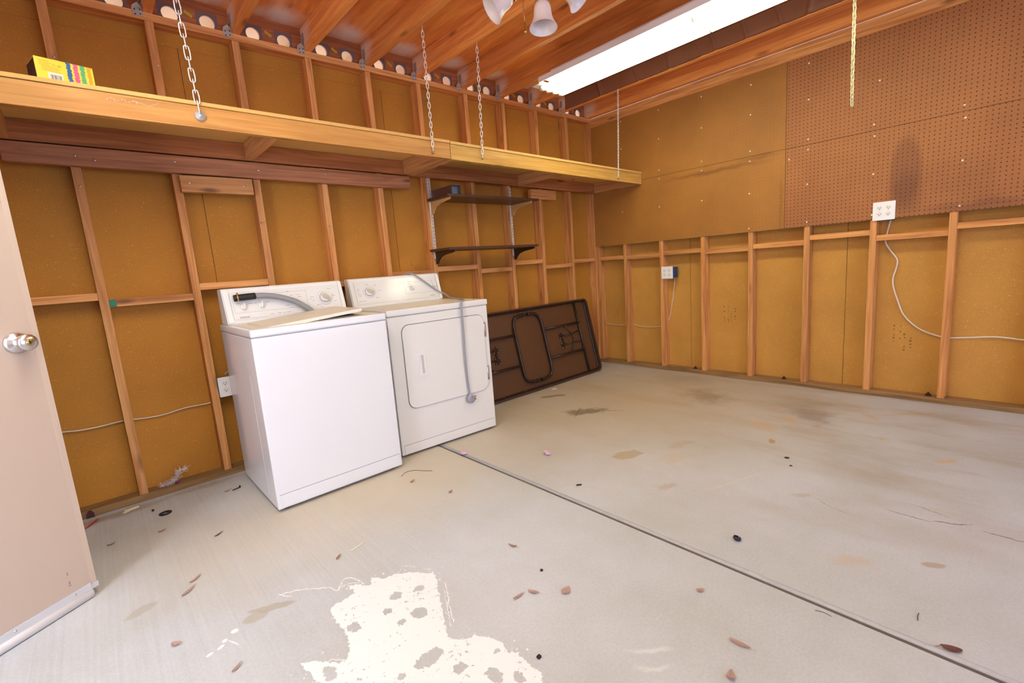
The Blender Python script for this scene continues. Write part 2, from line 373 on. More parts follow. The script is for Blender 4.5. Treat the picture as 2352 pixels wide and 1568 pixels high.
# concrete floor with broom marks, stains, cracks and a painted-in tube light tint
def floor_mat():
    m, nt, b = new_mat('stained_concrete'); L = nt.links.new
    ge = nd(nt,'ShaderNodeNewGeometry'); pos = ge.outputs['Position']
    n1 = nd(nt,'ShaderNodeTexNoise', inp={'Scale':1.3,'Detail':7,'Roughness':.6}); L(pos, n1.inputs['Vector'])
    cr = nd(nt,'ShaderNodeValToRGB'); cr.color_ramp.elements[0].position=.32; cr.color_ramp.elements[0].color=c4(S(175,176,175))
    cr.color_ramp.elements[1].position=.66; cr.color_ramp.elements[1].color=c4(S(192,195,202)); L(n1.outputs['Fac'], cr.inputs[0])
    # broom marks on the slab by the washer
    mp = nd(nt,'ShaderNodeMapping', inp={'Scale':(85,1.2,1),'Rotation':(0,0,-.16)}); L(pos, mp.inputs['Vector'])
    n2 = nd(nt,'ShaderNodeTexNoise', inp={'Scale':1,'Detail':3,'Roughness':.6}); L(mp.outputs[0], n2.inputs['Vector'])
    sx = nd(nt,'ShaderNodeSeparateXYZ'); L(pos, sx.inputs[0])
    fx = nd(nt,'ShaderNodeMapRange', inp={1:-3.5,2:-3.0,3:1,4:0}); L(sx.outputs[0], fx.inputs[0])
    fy = nd(nt,'ShaderNodeMapRange', inp={1:-2.1,2:-1.5,3:0,4:1}); L(sx.outputs[1], fy.inputs[0])
    mfx = nd(nt,'ShaderNodeMath', operation='MULTIPLY'); L(fx.outputs[0], mfx.inputs[0]); L(fy.outputs[0], mfx.inputs[1])
    br = nd(nt,'ShaderNodeMapRange', inp={1:.3,2:.7,3:-.08,4:.04}); L(n2.outputs['Fac'], br.inputs[0])
    bm_ = nd(nt,'ShaderNodeMath', operation='MULTIPLY_ADD', inp={2:1.0}); L(br.outputs[0], bm_.inputs[0]); L(mfx.outputs[0], bm_.inputs[1])
    n3 = nd(nt,'ShaderNodeTexNoise', inp={'Scale':110,'Detail':3}); L(pos, n3.inputs['Vector'])
    fr = nd(nt,'ShaderNodeMapRange', inp={1:.3,2:.7,3:.94,4:1.05}); L(n3.outputs['Fac'], fr.inputs[0])
    mm = nd(nt,'ShaderNodeMath', operation='MULTIPLY'); L(bm_.outputs[0], mm.inputs[0]); L(fr.outputs[0], mm.inputs[1])
    sc = nd(nt,'ShaderNodeVectorMath', operation='SCALE'); L(cr.outputs[0], sc.inputs[0]); L(mm.outputs[0], sc.inputs['Scale'])
    cur = sc.outputs[0]
    # long streaky grime towards the right hand wall
    mg = nd(nt,'ShaderNodeMapping', inp={'Scale':(2.4,.8,1),'Rotation':(0,0,.5)}); L(pos, mg.inputs['Vector'])
    n4 = nd(nt,'ShaderNodeTexNoise', inp={'Scale':1.5,'Detail':6,'Roughness':.62}); L(mg.outputs[0], n4.inputs['Vector'])
    g1 = nd(nt,'ShaderNodeMapRange', inp={1:.48,2:.70,3:0,4:.55}); L(n4.outputs['Fac'], g1.inputs[0])
    gx = nd(nt,'ShaderNodeMapRange', inp={1:-2.4,2:-1.0,3:.12,4:1}); L(sx.outputs[0], gx.inputs[0])
    gm = nd(nt,'ShaderNodeMath', operation='MULTIPLY'); L(g1.outputs[0], gm.inputs[0]); L(gx.outputs[0], gm.inputs[1])
    mx = nd(nt,'ShaderNodeMix', data_type='RGBA'); mx.inputs['B'].default_value = c4(S(150,122,86)); L(gm.outputs[0], mx.inputs['Factor']); L(cur, mx.inputs['A']); cur = mx.outputs['Result']
    br_ = S(134,108,74); dk = S(110,98,80); ye = S(196,150,70); gy = S(160,146,126); wh = S(238,234,226)
    blobs = [((-1.2,-1.0,0),(2.9,1.9,1),-.5,S(180,154,112),.62,.95,.5),((-3.3,-.9,0),(1.5,.85,1),0,S(196,178,146),.6,.95,.4),((-.72,-1.60,0),(.34,.22,1),.9,br_,.55,.9,.35),((-.80,-2.36,0),(.28,.16,1),.6,S(120,96,76),.5,.9,.3),  # first two wide blobs paint yellow tube light on the floor, over far dirt
      ((-.55,-2.2,0),(.4,.3,1),.4,br_,.3,1,.4),((-.35,-1.2,0),(.3,.4,1),.2,br_,.3,1,.4),
      ((-1.56,-1.06,0),(.20,.085,1),-.55,S(118,104,78),.8,.55,.28),((-1.46,-1.17,0),(.17,.012,1),-1.0,dk,.6,.6,.05),((-1.62,-1.03,0),(.16,.012,1),.5,dk,.5,.6,.05),
      ((-1.15,-2.16,0),(.16,.1,1),.6,ye,.3,.8,.25),((-.95,-2.25,0),(.12,.06,1),.6,ye,.3,.8,.2),((-1.38,-2.30,0),(.055,.022,1),.5,S(170,128,60),.7,.5,.04),
      ((-.42,-2.80,0),(.30,.018,1),-.82,ye,.55,.9,.06),((-.62,-2.62,0),(.10,.035,1),.7,ye,.35,.9,.12),((-1.16,-3.03,0),(.10,.03,1),-.6,ye,.5,.9,.1),((-1.0,-2.75,0),(.05,.02,1),0,ye,.5,.9,.08),
      ((-2.05,-1.76,0),(.10,.06,1),-.4,S(166,148,116),.7,.25,.14),((-1.73,-1.92,0),(.11,.05,1),-.5,S(170,152,124),.45,.4,.14),
      ((-1.43,-.55,0),(.075,.035,1),-.5,S(130,104,66),.75,.2,.05),((-1.35,-.60,0),(.06,.03,1),-.9,S(130,104,66),.75,.2,.04),
      ((-3.90,-1.55,0),(.095,.022,1),-.5,S(164,154,140),.8,.3,.06),((-3.95,-1.56,0),(.05,.03,1),-.2,S(164,154,140),.7,.3,.05),((-4.24,-1.21,0),(.07,.03,1),.35,S(164,154,138),.6,.4,.08),
      ((-2.25,-2.12,0),(.09,.04,1),-.6,S(168,148,122),.5,.7,.14),((-1.92,-2.0,0),(.2,.09,1),-.4,S(186,168,142),.4,.9,.3),
      ((-2.2,-3.10,0),(.05,.018,1),-.9,S(160,140,116),.7,.4,.04),((-2.35,-2.9,0),(.09,.04,1),-.9,S(186,166,142),.5,.8,.1),((-1.95,-2.62,0),(.06,.03,1),-.7,S(170,150,126),.5,.7,.1),
      ((-1.875,-2.99,0),(.10,.004,1),1.45,S(96,78,54),.9,.6,.05),((-1.84,-3.12,0),(.09,.0045,1),-1.05,S(110,86,58),.9,.6,.06),((-1.84,-3.27,0),(.09,.004,1),1.62,S(96,78,54),.9,.6,.05),((-1.78,-3.05,0),(.09,.003,1),1.3,S(120,96,66),.8,.6,.05),((-1.98,-2.75,0),(.1,.003,1),1.1,S(130,110,84),.6,.6,.06),
      ((-4.30,-.16,0),(.3,.07,1),0,S(126,98,72),.6,.8,.1),((-3.9,-.14,0),(.34,.05,1),0,S(140,112,84),.45,.9,.12),
      ((-4.02,-1.58,0),(.012,.012,1),0,wh,.9,.3,.02),((-4.055,-1.605,0),(.010,.009,1),.5,wh,.9,.3,.02),((-4.07,-1.625,0),(.013,.008,1),.5,wh,.9,.3,.02),((-4.035,-1.635,0),(.003,.03,1),.4,wh,.8,.3,.02),((-4.10,-1.635,0),(.012,.007,1),.3,wh,.9,.3,.02),
      ((-3.17,-2.60,0),(.10,.014,1),-.8,S(232,228,224),.35,.9,.07),((-3.21,-2.64,0),(.07,.012,1),-.8,S(232,228,224),.35,.9,.07),
      ((-2.0,-2.35,0),(.5,.012,1),-.35,S(220,212,200),.15,.9,.03)]
    cur = add_blobs(nt, pos, cur, blobs)
    L(cur, b.inputs['Base Color']); b.inputs['Roughness'].default_value = .62; b.inputs['Specular IOR Level'].default_value = .3
    ad = nd(nt,'ShaderNodeMath', operation='ADD'); L(n3.outputs['Fac'], ad.inputs[0]); L(bm_.outputs[0], ad.inputs[1])
    bp = nd(nt,'ShaderNodeBump', inp={'Strength':.15,'Distance':.002}); L(ad.outputs[0], bp.inputs['Height']); L(bp.outputs['Normal'], b.inputs['Normal'])
    return m
m_floor = floor_mat()
def paint_mat():
    m, nt, b = new_mat('flaking_white_paint'); L = nt.links.new
    ge = nd(nt,'ShaderNodeNewGeometry')
    n = nd(nt,'ShaderNodeTexNoise', inp={'Scale':55,'Detail':5,'Roughness':.7}); L(ge.outputs['Position'], n.inputs['Vector'])
    n2 = nd(nt,'ShaderNodeTexNoise', inp={'Scale':7,'Detail':3}); L(ge.outputs['Position'], n2.inputs['Vector'])
    th = nd(nt,'ShaderNodeMath', operation='MULTIPLY_ADD', inp={1:.30,2:.42}); L(n2.outputs['Fac'], th.inputs[0])
    gt = nd(nt,'ShaderNodeMath', operation='SUBTRACT'); L(n.outputs['Fac'], gt.inputs[0]); L(th.outputs[0], gt.inputs[1])
    mr = nd(nt,'ShaderNodeMapRange', inp={1:.06,2:.09,3:1,4:0}); L(gt.outputs[0], mr.inputs[0])
    L(mr.outputs[0], b.inputs['Alpha'])
    b.inputs['Base Color'].default_value = c4(S(232,229,230)); b.inputs['Roughness'].default_value = .55
    return m
m_paint = paint_mat()
m_pegR = fibreboard('brown_pegboard', S(168,108,62), holes=(.0254,.0036,.85,1),
    blobs=[((-.094,-2.648,1.545),(.3,.10,.265),0,S(104,62,44),.42,.4,.008),((-.094,-2.655,1.40),(.3,.115,.20),0,S(104,64,46),.38,.6,.02),((-.094,-3.0,1.28),(.3,.4,.05),0,S(110,64,46),.45,.9,.08)])
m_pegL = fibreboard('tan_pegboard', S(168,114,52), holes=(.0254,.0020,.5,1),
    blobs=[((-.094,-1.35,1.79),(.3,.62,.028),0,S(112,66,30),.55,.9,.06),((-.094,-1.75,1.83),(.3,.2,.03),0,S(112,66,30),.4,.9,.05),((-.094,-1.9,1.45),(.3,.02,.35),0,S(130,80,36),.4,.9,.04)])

# ================================================================== SETTING
D = .089
# floor: two slabs with a raised filler strip in the joint
fl = obj('floor', MB().box(-6.5,.3,-9,.2,-.12,0), m_floor); tag(fl, None, None, kind='structure')
jm = MB()
jm.prism([(-.012,0),(.012,0),(.010,.004),(.004,.0075),(-.004,.0075),(-.010,.004)], 6.2, at((-2.648,-.09,0),(0,-1,0),(1,0,0)), smooth=True)
obj('joint_strip', jm, plain('grey_joint_filler', S(176,176,182), .55, var=.12, nscale=50), fl)
obj('joint_gap', MB().box(-2.669,-2.6605,-6.3,-.09,-.01,.0012), plain('joint_dirt', S(96,84,72), .9, var=.3, nscale=20), fl)
# flaked white paint on the floor
outer = [(-3.755,-1.712),(-3.704,-1.709),(-3.658,-1.704),(-3.667,-1.647),(-3.638,-1.66),(-3.606,-1.714),(-3.579,-1.664),(-3.556,-1.708),(-3.512,-1.719),(-3.466,-1.75),(-3.425,-1.809),(-3.404,-1.823),(-3.416,-1.863),(-3.456,-1.937),(-3.496,-2.02),(-3.544,-2.117),(-3.542,-2.141),(-3.507,-2.178),(-3.485,-2.18),(-3.452,-2.233),(-3.448,-2.278),(-3.459,-2.307),(-3.441,-2.322),(-3.442,-2.355),(-3.443,-2.405),(-3.439,-2.424),(-3.461,-2.449),(-3.497,-2.475),(-3.61,-2.38),(-3.75,-2.242),(-3.884,-2.083),(-3.893,-1.997),(-3.904,-1.948),(-3.912,-1.881),(-3.883,-1.899),(-3.813,-1.981),(-3.786,-1.951),(-3.772,-1.907),(-3.764,-1.864),(-3.767,-1.786)]
pholes = [(-3.567,-1.832,.026,.022),(-3.49,-1.859,.022,.015),(-3.624,-1.881,.017,.014),(-3.553,-1.968,.027,.03),(-3.618,-1.961,.014,.013),(-3.632,-2.152,.05,.028),(-3.587,-2.246,.022,.02),(-3.535,-2.335,.02,.035),(-3.492,-2.391,.014,.022),(-3.736,-1.865,.022,.026),(-3.478,-2.278,.013,.008),(-3.862,-1.985,.018,.034),(-3.72,-2.149,.014,.012)]
def inside(px, py, poly):
    c = False; j = len(poly)-1
    for i in range(len(poly)):
        xi, yi = poly[i]; xj, yj = poly[j]
        if (yi > py) != (yj > py) and px < (xj-xi)*(py-yi)/(yj-yi)+xi: c = not c
        j = i
    return c
def in_paint(x, y):
    q = mnoise.noise_vector(Vector((x*70,y*70,3)))*.007+mnoise.noise_vector(Vector((x*220,y*220,8)))*.004
    x, y = x+q.x, y+q.y
    if not inside(x, y, outer): return False
    for hx, hy, ra, rb in pholes:
        w = mnoise.noise(Vector((x*90,y*90,5)))*.35
        if ((x-hx)/ra)**2+((y-hy)/rb)**2 < .85+w: return False
    return True
pm = MB(); ST = .0025; vd = {}
def pv(i, j):
    if (i, j) not in vd:
        q = mnoise.noise_vector(Vector((i*.9,j*.9,1)))*.0012
        vd[(i, j)] = pm.bm.verts.new((-3.93+i*ST+q.x, -2.50+j*ST+q.y, .0006))
    return vd[(i, j)]
for i in range(int(.56/ST)):
    for j in range(int(.90/ST)):
        if in_paint(-3.93+(i+.5)*ST, -2.50+(j+.5)*ST): pm.bm.faces.new((pv(i,j),pv(i+1,j),pv(i+1,j+1),pv(i,j+1)))
obj('paint_patch', pm, m_paint, fl)
sp = MB(); rnd = random.Random(4)
for pts, w_ in (([(-3.86,-1.50),(-3.80,-1.53),(-3.72,-1.60),(-3.70,-1.64),(-3.66,-1.60),(-3.63,-1.62),(-3.615,-1.68)],.0030), ([(-3.86,-1.50),(-3.845,-1.53),(-3.83,-1.545)],.003), ([(-3.70,-1.64),(-3.66,-1.635),(-3.63,-1.66)],.002), ([(-3.47,-1.69),(-3.45,-1.715),(-3.435,-1.74)],.002), ([(-3.42,-1.77),(-3.40,-1.80)],.0015), ([(-3.405,-1.90),(-3.45,-1.99),(-3.50,-2.09)],.0022), ([(-3.43,-1.93),(-3.48,-2.03),(-3.515,-2.10)],.0016), ([(-3.90,-1.93),(-3.84,-1.94),(-3.80,-1.985)],.002)):
    P_ = catmull([Vector((x,y,.0004)) for x, y in pts], 9)
    P_ = [p+Vector((rnd.uniform(-.003,.003),rnd.uniform(-.003,.003),0)) for p in P_]
    sp.tube(P_, lambda t, w=w_: w*rnd.uniform(.35,1.2), 6, flat=(1,.12))
for k in range(90):
    a = rnd.choice(outer); x = a[0]+rnd.gauss(0,.018); y = a[1]+rnd.gauss(0,.018); r_ = rnd.uniform(.0012,.0045)
    sp.lathe([(r_,0),(r_*.8,.0006),(0,.0006)], Matrix.Translation((x,y,.0002)), 6, scale=(1,rnd.uniform(.4,1)))
obj('paint_drip', sp, m_paint, fl)

obj_ground = obj('ground', MB().box(-14,8,-16,9,-.2,-.125), m_ground); tag(obj_ground, None, None, kind='structure')

# back wall (behind the washer)
XL = -5.03
wb = obj('wall_back', MB().box(XL-.12,.12,.014,.05,0,2.55), m_ext); tag(wb, None, None, kind='structure')
seams = [XL-.1,-4.83,-3.618,-2.40,-1.183,.0]
for i in range(5):
    obj('sheathing_panel', MB().box(seams[i]+.0015,seams[i+1]-.0015,0,.013,.0,2.438), m_sheath, wb)
obj('sheathing_strip', MB().box(XL-.1,0,0,.013,2.4388,2.55), m_sheath, wb)
stud_r = [-4.936,-4.53,-4.127,-3.722,-3.322,-2.913,-2.513,-2.113,-1.675,-1.275,-.876,-.452,-.075]   # right edges
for r in stud_r:
    obj('stud', MB().box(r-.038,r,-D,-.0005,.039,2.511,bev=.0015), m_wood[2], wb)
obj('sole_plate', MB().box(XL-.0,-.0895,-D,-.0005,.0005,.038,bev=.002), m_sole[0], wb)
obj('top_plate', MB().box(XL-.0,-.0005,-D,-.0005,2.512,2.55,bev=.0015), m_wood[0], wb)
bz = [1.10,1.10,1.118,1.08,1.133,1.065,1.085,1.12,1.138,1.098,1.147,1.09,1.125]
prev = XL
for i, r in enumerate(stud_r):
    z = bz[i]
    if i != 0: obj('blocking', MB().box(prev+.0005,r-.0385,-D+.003,-.0005,z-.019,z+.019,bev=.0015), m_wood[0], wb)
    prev = r
obj('green_stain', MB().box(-4.1265,-4.098,-D+.0022,-D+.003,1.0612,1.0988), m_green, wb)
nm = MB()
for (x,z) in ((-4.139,1.78),(-3.75,1.80),(-4.145,1.66),(-4.14,2.25),(-4.142,2.18),(-3.735,2.30)):
    nm.lathe([(.0,.003),(.005,.002),(.006,0)], at((x,-D-.0002,z),(0,-1,0)), 10)
obj('nail_head', nm, m_screw, wb)
for x, z in ((-3.352,1.49),(-2.94,1.47)):
    obj('bent_nail', MB().tube([(x,-D+.004,z),(x,-D-.018,z),(x+.012,-D-.025,z+.004)], .0022, 6), m_screw, wb)
# faint printed stamps on the boards
def stamp(panelset, wall, right):
    mb = MB(); rnd = random.Random(5)
    for (a, z0, rows) in panelset:
        for c in range(2):
            for k in range(rows):
                if rnd.random() < .3: continue
                p = a+c*.035; z = z0-k*.022; h = rnd.uniform(.006,.014); w_ = rnd.uniform(.006,.014)
                if right: mb.box(-.0006,-.0003,p,p+w_,z,z+h)
                else: mb.box(p,p+w_,-.0006,-.0003,z,z+h)
    obj('board_stamp', mb, plain('faded_board_ink', S(150,102,44), .8), wall)
stamp([(-2.30,1.20,7),(-1.95,2.06,5),(-1.0,2.10,6),(-.95,.95,4),(-.62,.62,6)], wb, False)

# right wall (pegboard)
wr = obj('wall_right', MB().box(.014,.05,-6.3,.05,0,2.55), m_ext); tag(wr, None, None, kind='structure')
ys = [0,-1.105,-2.324,-3.543,-4.76,-6.3]
for i in range(5):
    obj('sheathing_panel', MB().box(0,.013,ys[i+1]+.0015,ys[i]-.0015 if i else .0,0,2.55), m_sheathR, wr)
obj('sole_plate', MB().box(-D,-.0005,-6.3,-.0005,.0005,.038,bev=.002), m_sole[1], wr)
a0, s0 = .4328, .4075
SYB = [-(a0+s0*i) for i in range(15)]
for y in [-.09-.0] + SYB:
    obj('stud', MB().box(-D,-.0005,y-.038,y,.039,2.4625,bev=.0015), m_wood[2], wr)
bzB = [1.127,1.121,1.136,1.121,1.134,1.168,1.127,1.165,1.13,1.15,1.12]
prevy = -.128
for i, z in enumerate(bzB):
    y = SYB[i]
    obj('blocking', MB().box(-D+.004,-.0005,y+.0005,prevy-.0005,z-.019,z+.019,bev=.0015), m_wood[1], wr); prevy = y-.038
obj('top_plate', MB().box(-D,-.0005,-6.3,-.0905,2.4635,2.5115,bev=.0015), m_wood[1], wr)
obj('top_plate', MB().box(-D,-.0005,-6.3,-.0905,2.512,2.55,bev=.0015), m_wood[1], wr)
PT = .0055
screws = [(-2.07,2.403),(-2.073,2.156),(-2.488,2.154),(-2.076,1.882),(-2.468,1.883),(-2.474,1.808),(-2.077,1.81),(-1.95,1.764),(-2.077,1.562),(-2.476,1.56),(-2.91,1.881),(-2.918,1.806),(-2.919,1.558),(-2.921,1.287),(-2.081,1.286),(-2.478,1.287),(-1.67,2.383),(-1.668,2.162),(-1.667,1.888),(-1.665,1.811),(-1.664,1.56),(-1.662,1.283),(-1.268,2.417),(-1.267,2.166),(-1.266,1.893),(-1.266,1.816),(-1.265,1.564),(-.864,2.423),(-.861,2.174),(-.857,1.899),(-.857,1.821),(-.853,1.569),(-.458,2.43),(-.449,2.178),(-.442,1.575)]
for y0, y1, z0, z1, mt in ((-1.926,-.0905,1.254,1.846,m_pegL),(-1.926,-.0905,1.8485,2.462,m_pegL),(-4.36,-1.929,1.254,1.8435,m_pegR),(-4.36,-1.929,1.846,2.462,m_pegR)):
    pb = obj('pegboard_panel', MB().box(-D-PT,-D-.0004,y0,y1,z0,z1), mt, wr)
    for (sy, sz) in screws:
        if y0 < sy < y1 and z0 < sz < z1:
            obj('screw', MB().lathe([(0,.0022),(.003,.002),(.0055,0)], at((-D-PT,sy,sz),(-1,0,0)), 10), m_wscrew, pb)
for y in (-1.165,-1.93,-2.83):
    b_ = obj('anchor_bolt', MB().lathe([(0,.022),(.006,.022),(.006,.012),(.012,.012),(.012,.003),(.02,.003),(.02,0)], at((-.048,y,.0385)), 8, smooth=False), plain('rusty_bolt', S(66,52,44), .6, .5), wr)
stamp([(-.28,.55,7),(-1.52,.60,6),(-1.46,.62,7),(-2.66,.50,6),(-2.72,.44,6)], wr, True)

# left wall with the side doorway, front wall with the open garage doorway
wl = obj('wall_left', MB().box(XL-.12,XL,-1.38,-.0,0,2.55).box(XL-.12,XL,-6.3,-2.24,0,2.55).box(XL-.12,XL,-2.24,-1.38,2.06,2.55), m_sheath); tag(wl, None, None, kind='structure')
wf = obj('wall_front', MB().box(XL-.12,-4.9,-6.42,-6.3,0,2.55).box(-.45,.05,-6.42,-6.3,0,2.55).box(-4.9,-.45,-6.42,-6.3,2.3,2.55), m_sheath); tag(wf, None, None, kind='structure')

# ceiling: roof deck, rafters, vented blocks, straps
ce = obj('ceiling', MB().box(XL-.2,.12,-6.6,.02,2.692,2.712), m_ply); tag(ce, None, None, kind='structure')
obj('eave_soffit', MB().box(XL-.2,.12,.022,.62,2.692,2.712), m_soffit, ce)
raft_l = RAFT_X
for i, x in enumerate(raft_l):
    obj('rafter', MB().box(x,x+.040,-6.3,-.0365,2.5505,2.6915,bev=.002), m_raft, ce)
    obj('rafter_tail', MB().box(x,x+.040,-.036,.60,2.5505,2.6915), m_soffit, ce)
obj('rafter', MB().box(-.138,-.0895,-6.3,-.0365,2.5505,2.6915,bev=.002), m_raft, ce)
# blocks with two round vent holes each
def vent_block(x0, x1, parent):
    zc0, zc1 = 2.5505, 2.6915; w = x1-x0; hs = [(x0+w*.225, 2.589), (x0+w*.70, 2.589)]; R_ = .0378
    xm_ = (hs[0][0]+hs[1][0])/2; mb = MB(); bm = mb.bm
    def plate(y, xa, xb, za, zb_, hx, hz, mi):
        """rectangle with a round hole, as one ring of quads; returns the rim"""
        ang = sorted([2*PI*k/28 for k in range(28)]+[math.atan2(z-hz, x-hx) % (2*PI) for x in (xa,xb) for z in (za,zb_)])
        rim = []; out = []
        for t in ang:
            c, n = math.cos(t), math.sin(t); d = min([((xb if c > 0 else xa)-hx)/c if abs(c) > 1e-6 else 9, ((zb_ if n > 0 else za)-hz)/n if abs(n) > 1e-6 else 9])
            rim.append(bm.verts.new((hx+R_*c, y, hz+R_*n))); out.append(bm.verts.new((hx+d*c, y, hz+d*n)))
        for k in range(len(ang)):
            k2 = (k+1) % len(ang); f = bm.faces.new((rim[k],rim[k2],out[k2],out[k])); f.material_index = mi
        return rim
    for (hx, hz), xa, xb in ((hs[0],x0,xm_),(hs[1],xm_,x1)):
        a = plate(-.052, xa, xb, zc0, zc1, hx, hz, 0); b = plate(-.036, xa, xb, zc0, zc1, hx, hz, 1)
        for k in range(len(a)):
            k2 = (k+1) % len(a); f = bm.faces.new((a[k],a[k2],b[k2],b[k])); f.smooth = True; f.material_index = 1
    vb = obj('vent_block', mb, [m_blockv,m_soffit], parent)
    for hx, hz in hs:   # stapled square of screen round each hole
        s = .052; sm = MB(); bm = sm.bm
        plate(-.0535, hx-s, hx+s, zc0+.0003, hz+s, hx, hz, 0); obj('vent_screen', sm, m_screen, vb)
    xm = (hs[0][0]+hs[1][0])/2
    obj('sticker', MB().box(-.021,.021,-.0006,0,-.008,.008, M=Matrix.Translation((xm,-.0528,2.612)) @ Matrix.Rotation(.55,4,'Y')), m_yellow, vb)
ends = raft_l + [-.138]
for a, b in zip(ends, ends[1:]): vent_block(a+.0405, b-.0005, ce)
# twisted hurricane straps on the left faces of the rafters
for x in raft_l[2:]:
    mb = MB(); n = 8; rows = []
    for i in range(n+1):
        t = i/n; z = 2.525+t*.125
        if t < .35: p0 = Vector((x-.046,-D-.0022,z)); p1 = Vector((x-.002,-D-.0022,z))
        else:
            k = min(1,(t-.35)/.25); p0 = Vector((x-.046,-D-.0022,z)).lerp(Vector((x-.0022,-D-.012,z)),k); p1 = Vector((x-.002,-D-.0022,z)).lerp(Vector((x-.0022,-D+.02,z)),k)
        rows.append((p0,p1))
    for (p0,p1),(q0,q1) in zip(rows, rows[1:]): mb.poly((p0,p1,q1,q0))
    bmesh.ops.remove_doubles(mb.bm, verts=mb.bm.verts[:], dist=1e-5)
    bmesh.ops.solidify(mb.bm, geom=mb.bm.faces[:], thickness=.0016)
    st_ = obj('rafter_strap', mb, m_tie, ce)
    hb = MB()
    for dx, z in ((.012,2.53),(.034,2.535),(.012,2.552),(.034,2.556)): hb.lathe([(0,.0015),(.003,.001),(.0035,0)], at((x-.046+dx,-D-.0042,z),(0,-1,0)), 8)
    obj('strap_nail', hb, m_dark, st_)

# ================================================================== HANGING STORAGE SHELF (two lengths)
YF = -.670
def shelf_section(name, x0, x1, z0l, z0r, label, mfront, joists):
    """front board, fibre deck, wall ledger and cross joists; z0 = bottom of boards"""
    zl = lambda x: z0l+(z0r-z0l)*(x-x0)/(x1-x0)
    t = thing(name, ((x0+x1)/2,-.38,zl((x0+x1)/2)), label, 'shelf', 'lengths of the hanging storage shelf')
    def sl(xa, xb, ya, yb, za, zb, mat, nm, bev=.0015):
        mb = MB(); mb.box(xa,xb,ya,yb,0,zb-za,bev=bev)
        for v in mb.bm.verts: v.co.z += zl(v.co.x)+za
        return obj(nm, mb, mat, t)
    sl(x0,x1,YF,YF+.038,0,.094,mfront,'front_board')
    sl(x0,x1,-.130,-.0900,0,.094,m_redboard,'wall_ledger')
    sl(x0,x1,YF-.006,-.0905,.0955,.1125,m_deck,'deck_board')
    for x in joists: sl(x,x+.038,YF+.0385,-.1305,.001,.0935,m_joist,'cross_joist')
    return t
sA = shelf_section('storage_shelf', -4.39, -2.316, 1.848, 1.836, 'longer paler length of hanging timber storage shelf above the washer, carrying the yellow box', m_shelfA, (-4.389,-3.392,-2.355))
sB = shelf_section('storage_shelf', -2.312, -.0955, 1.833, 1.805, 'yellower length of hanging timber storage shelf ending at the pegboard wall', m_shelfB, (-2.311,-1.215,-.134))
mb = MB()
for i in range(9):
    x = -4.02+i*.012; mb.tube([(x,YF-.0003,1.912+.004*(i%3)),(x+.008,YF-.0003,1.910+.006*((i+1)%3))], .0009, 5)
mb.tube([(-3.93,YF-.0006,1.921),(-3.88,YF-.0006,1.908),(-3.84,YF-.0006,1.925)], .0006, 5)
obj('paint_mark', mb, m_paint, sA)
obj('green_stain', MB().box(-.98,-.955,YF+.10,YF+.13,1.8125,1.8133), m_green, sB)

# boards nailed to the studs
def board(label, x0, x1, z0, z1, mat, slope=0, y0=-D-.0385, nails=()):
    mb = MB(); mb.box(x0,x1,y0,-D-.0003,z0,z1,bev=.002)
    for v in mb.bm.verts: v.co.z += slope*(v.co.x-x0)
    o = obj('nailer_board', mb, mat); tag(o, label, 'board')
    for (x,z) in nails:
        obj('nail_head', MB().lathe([(0,.0025),(.005,.002),(.006,0)], at((x,y0,z+slope*(x-x0)),(0,-1,0)), 10), m_screw, o)
    return o
board('long weathered brown board nailed across the studs under the storage shelf', -4.39, -2.31, 1.752, 1.842, m_weathered, -.0085, nails=((-4.14,1.80),(-4.07,1.785),(-3.74,1.81),(-2.93,1.81),(-3.33,1.80)))
board('short board with two nails between two studs, under the long weathered board', -3.733, -3.375, 1.648, 1.737, m_wood[0], 0, nails=((-3.69,1.698),(-3.42,1.695)))
board('small board block nailed to the studs above the dark wall shelf, right of it', -1.06, -.722, 1.715, 1.800, m_wood[0], 0)

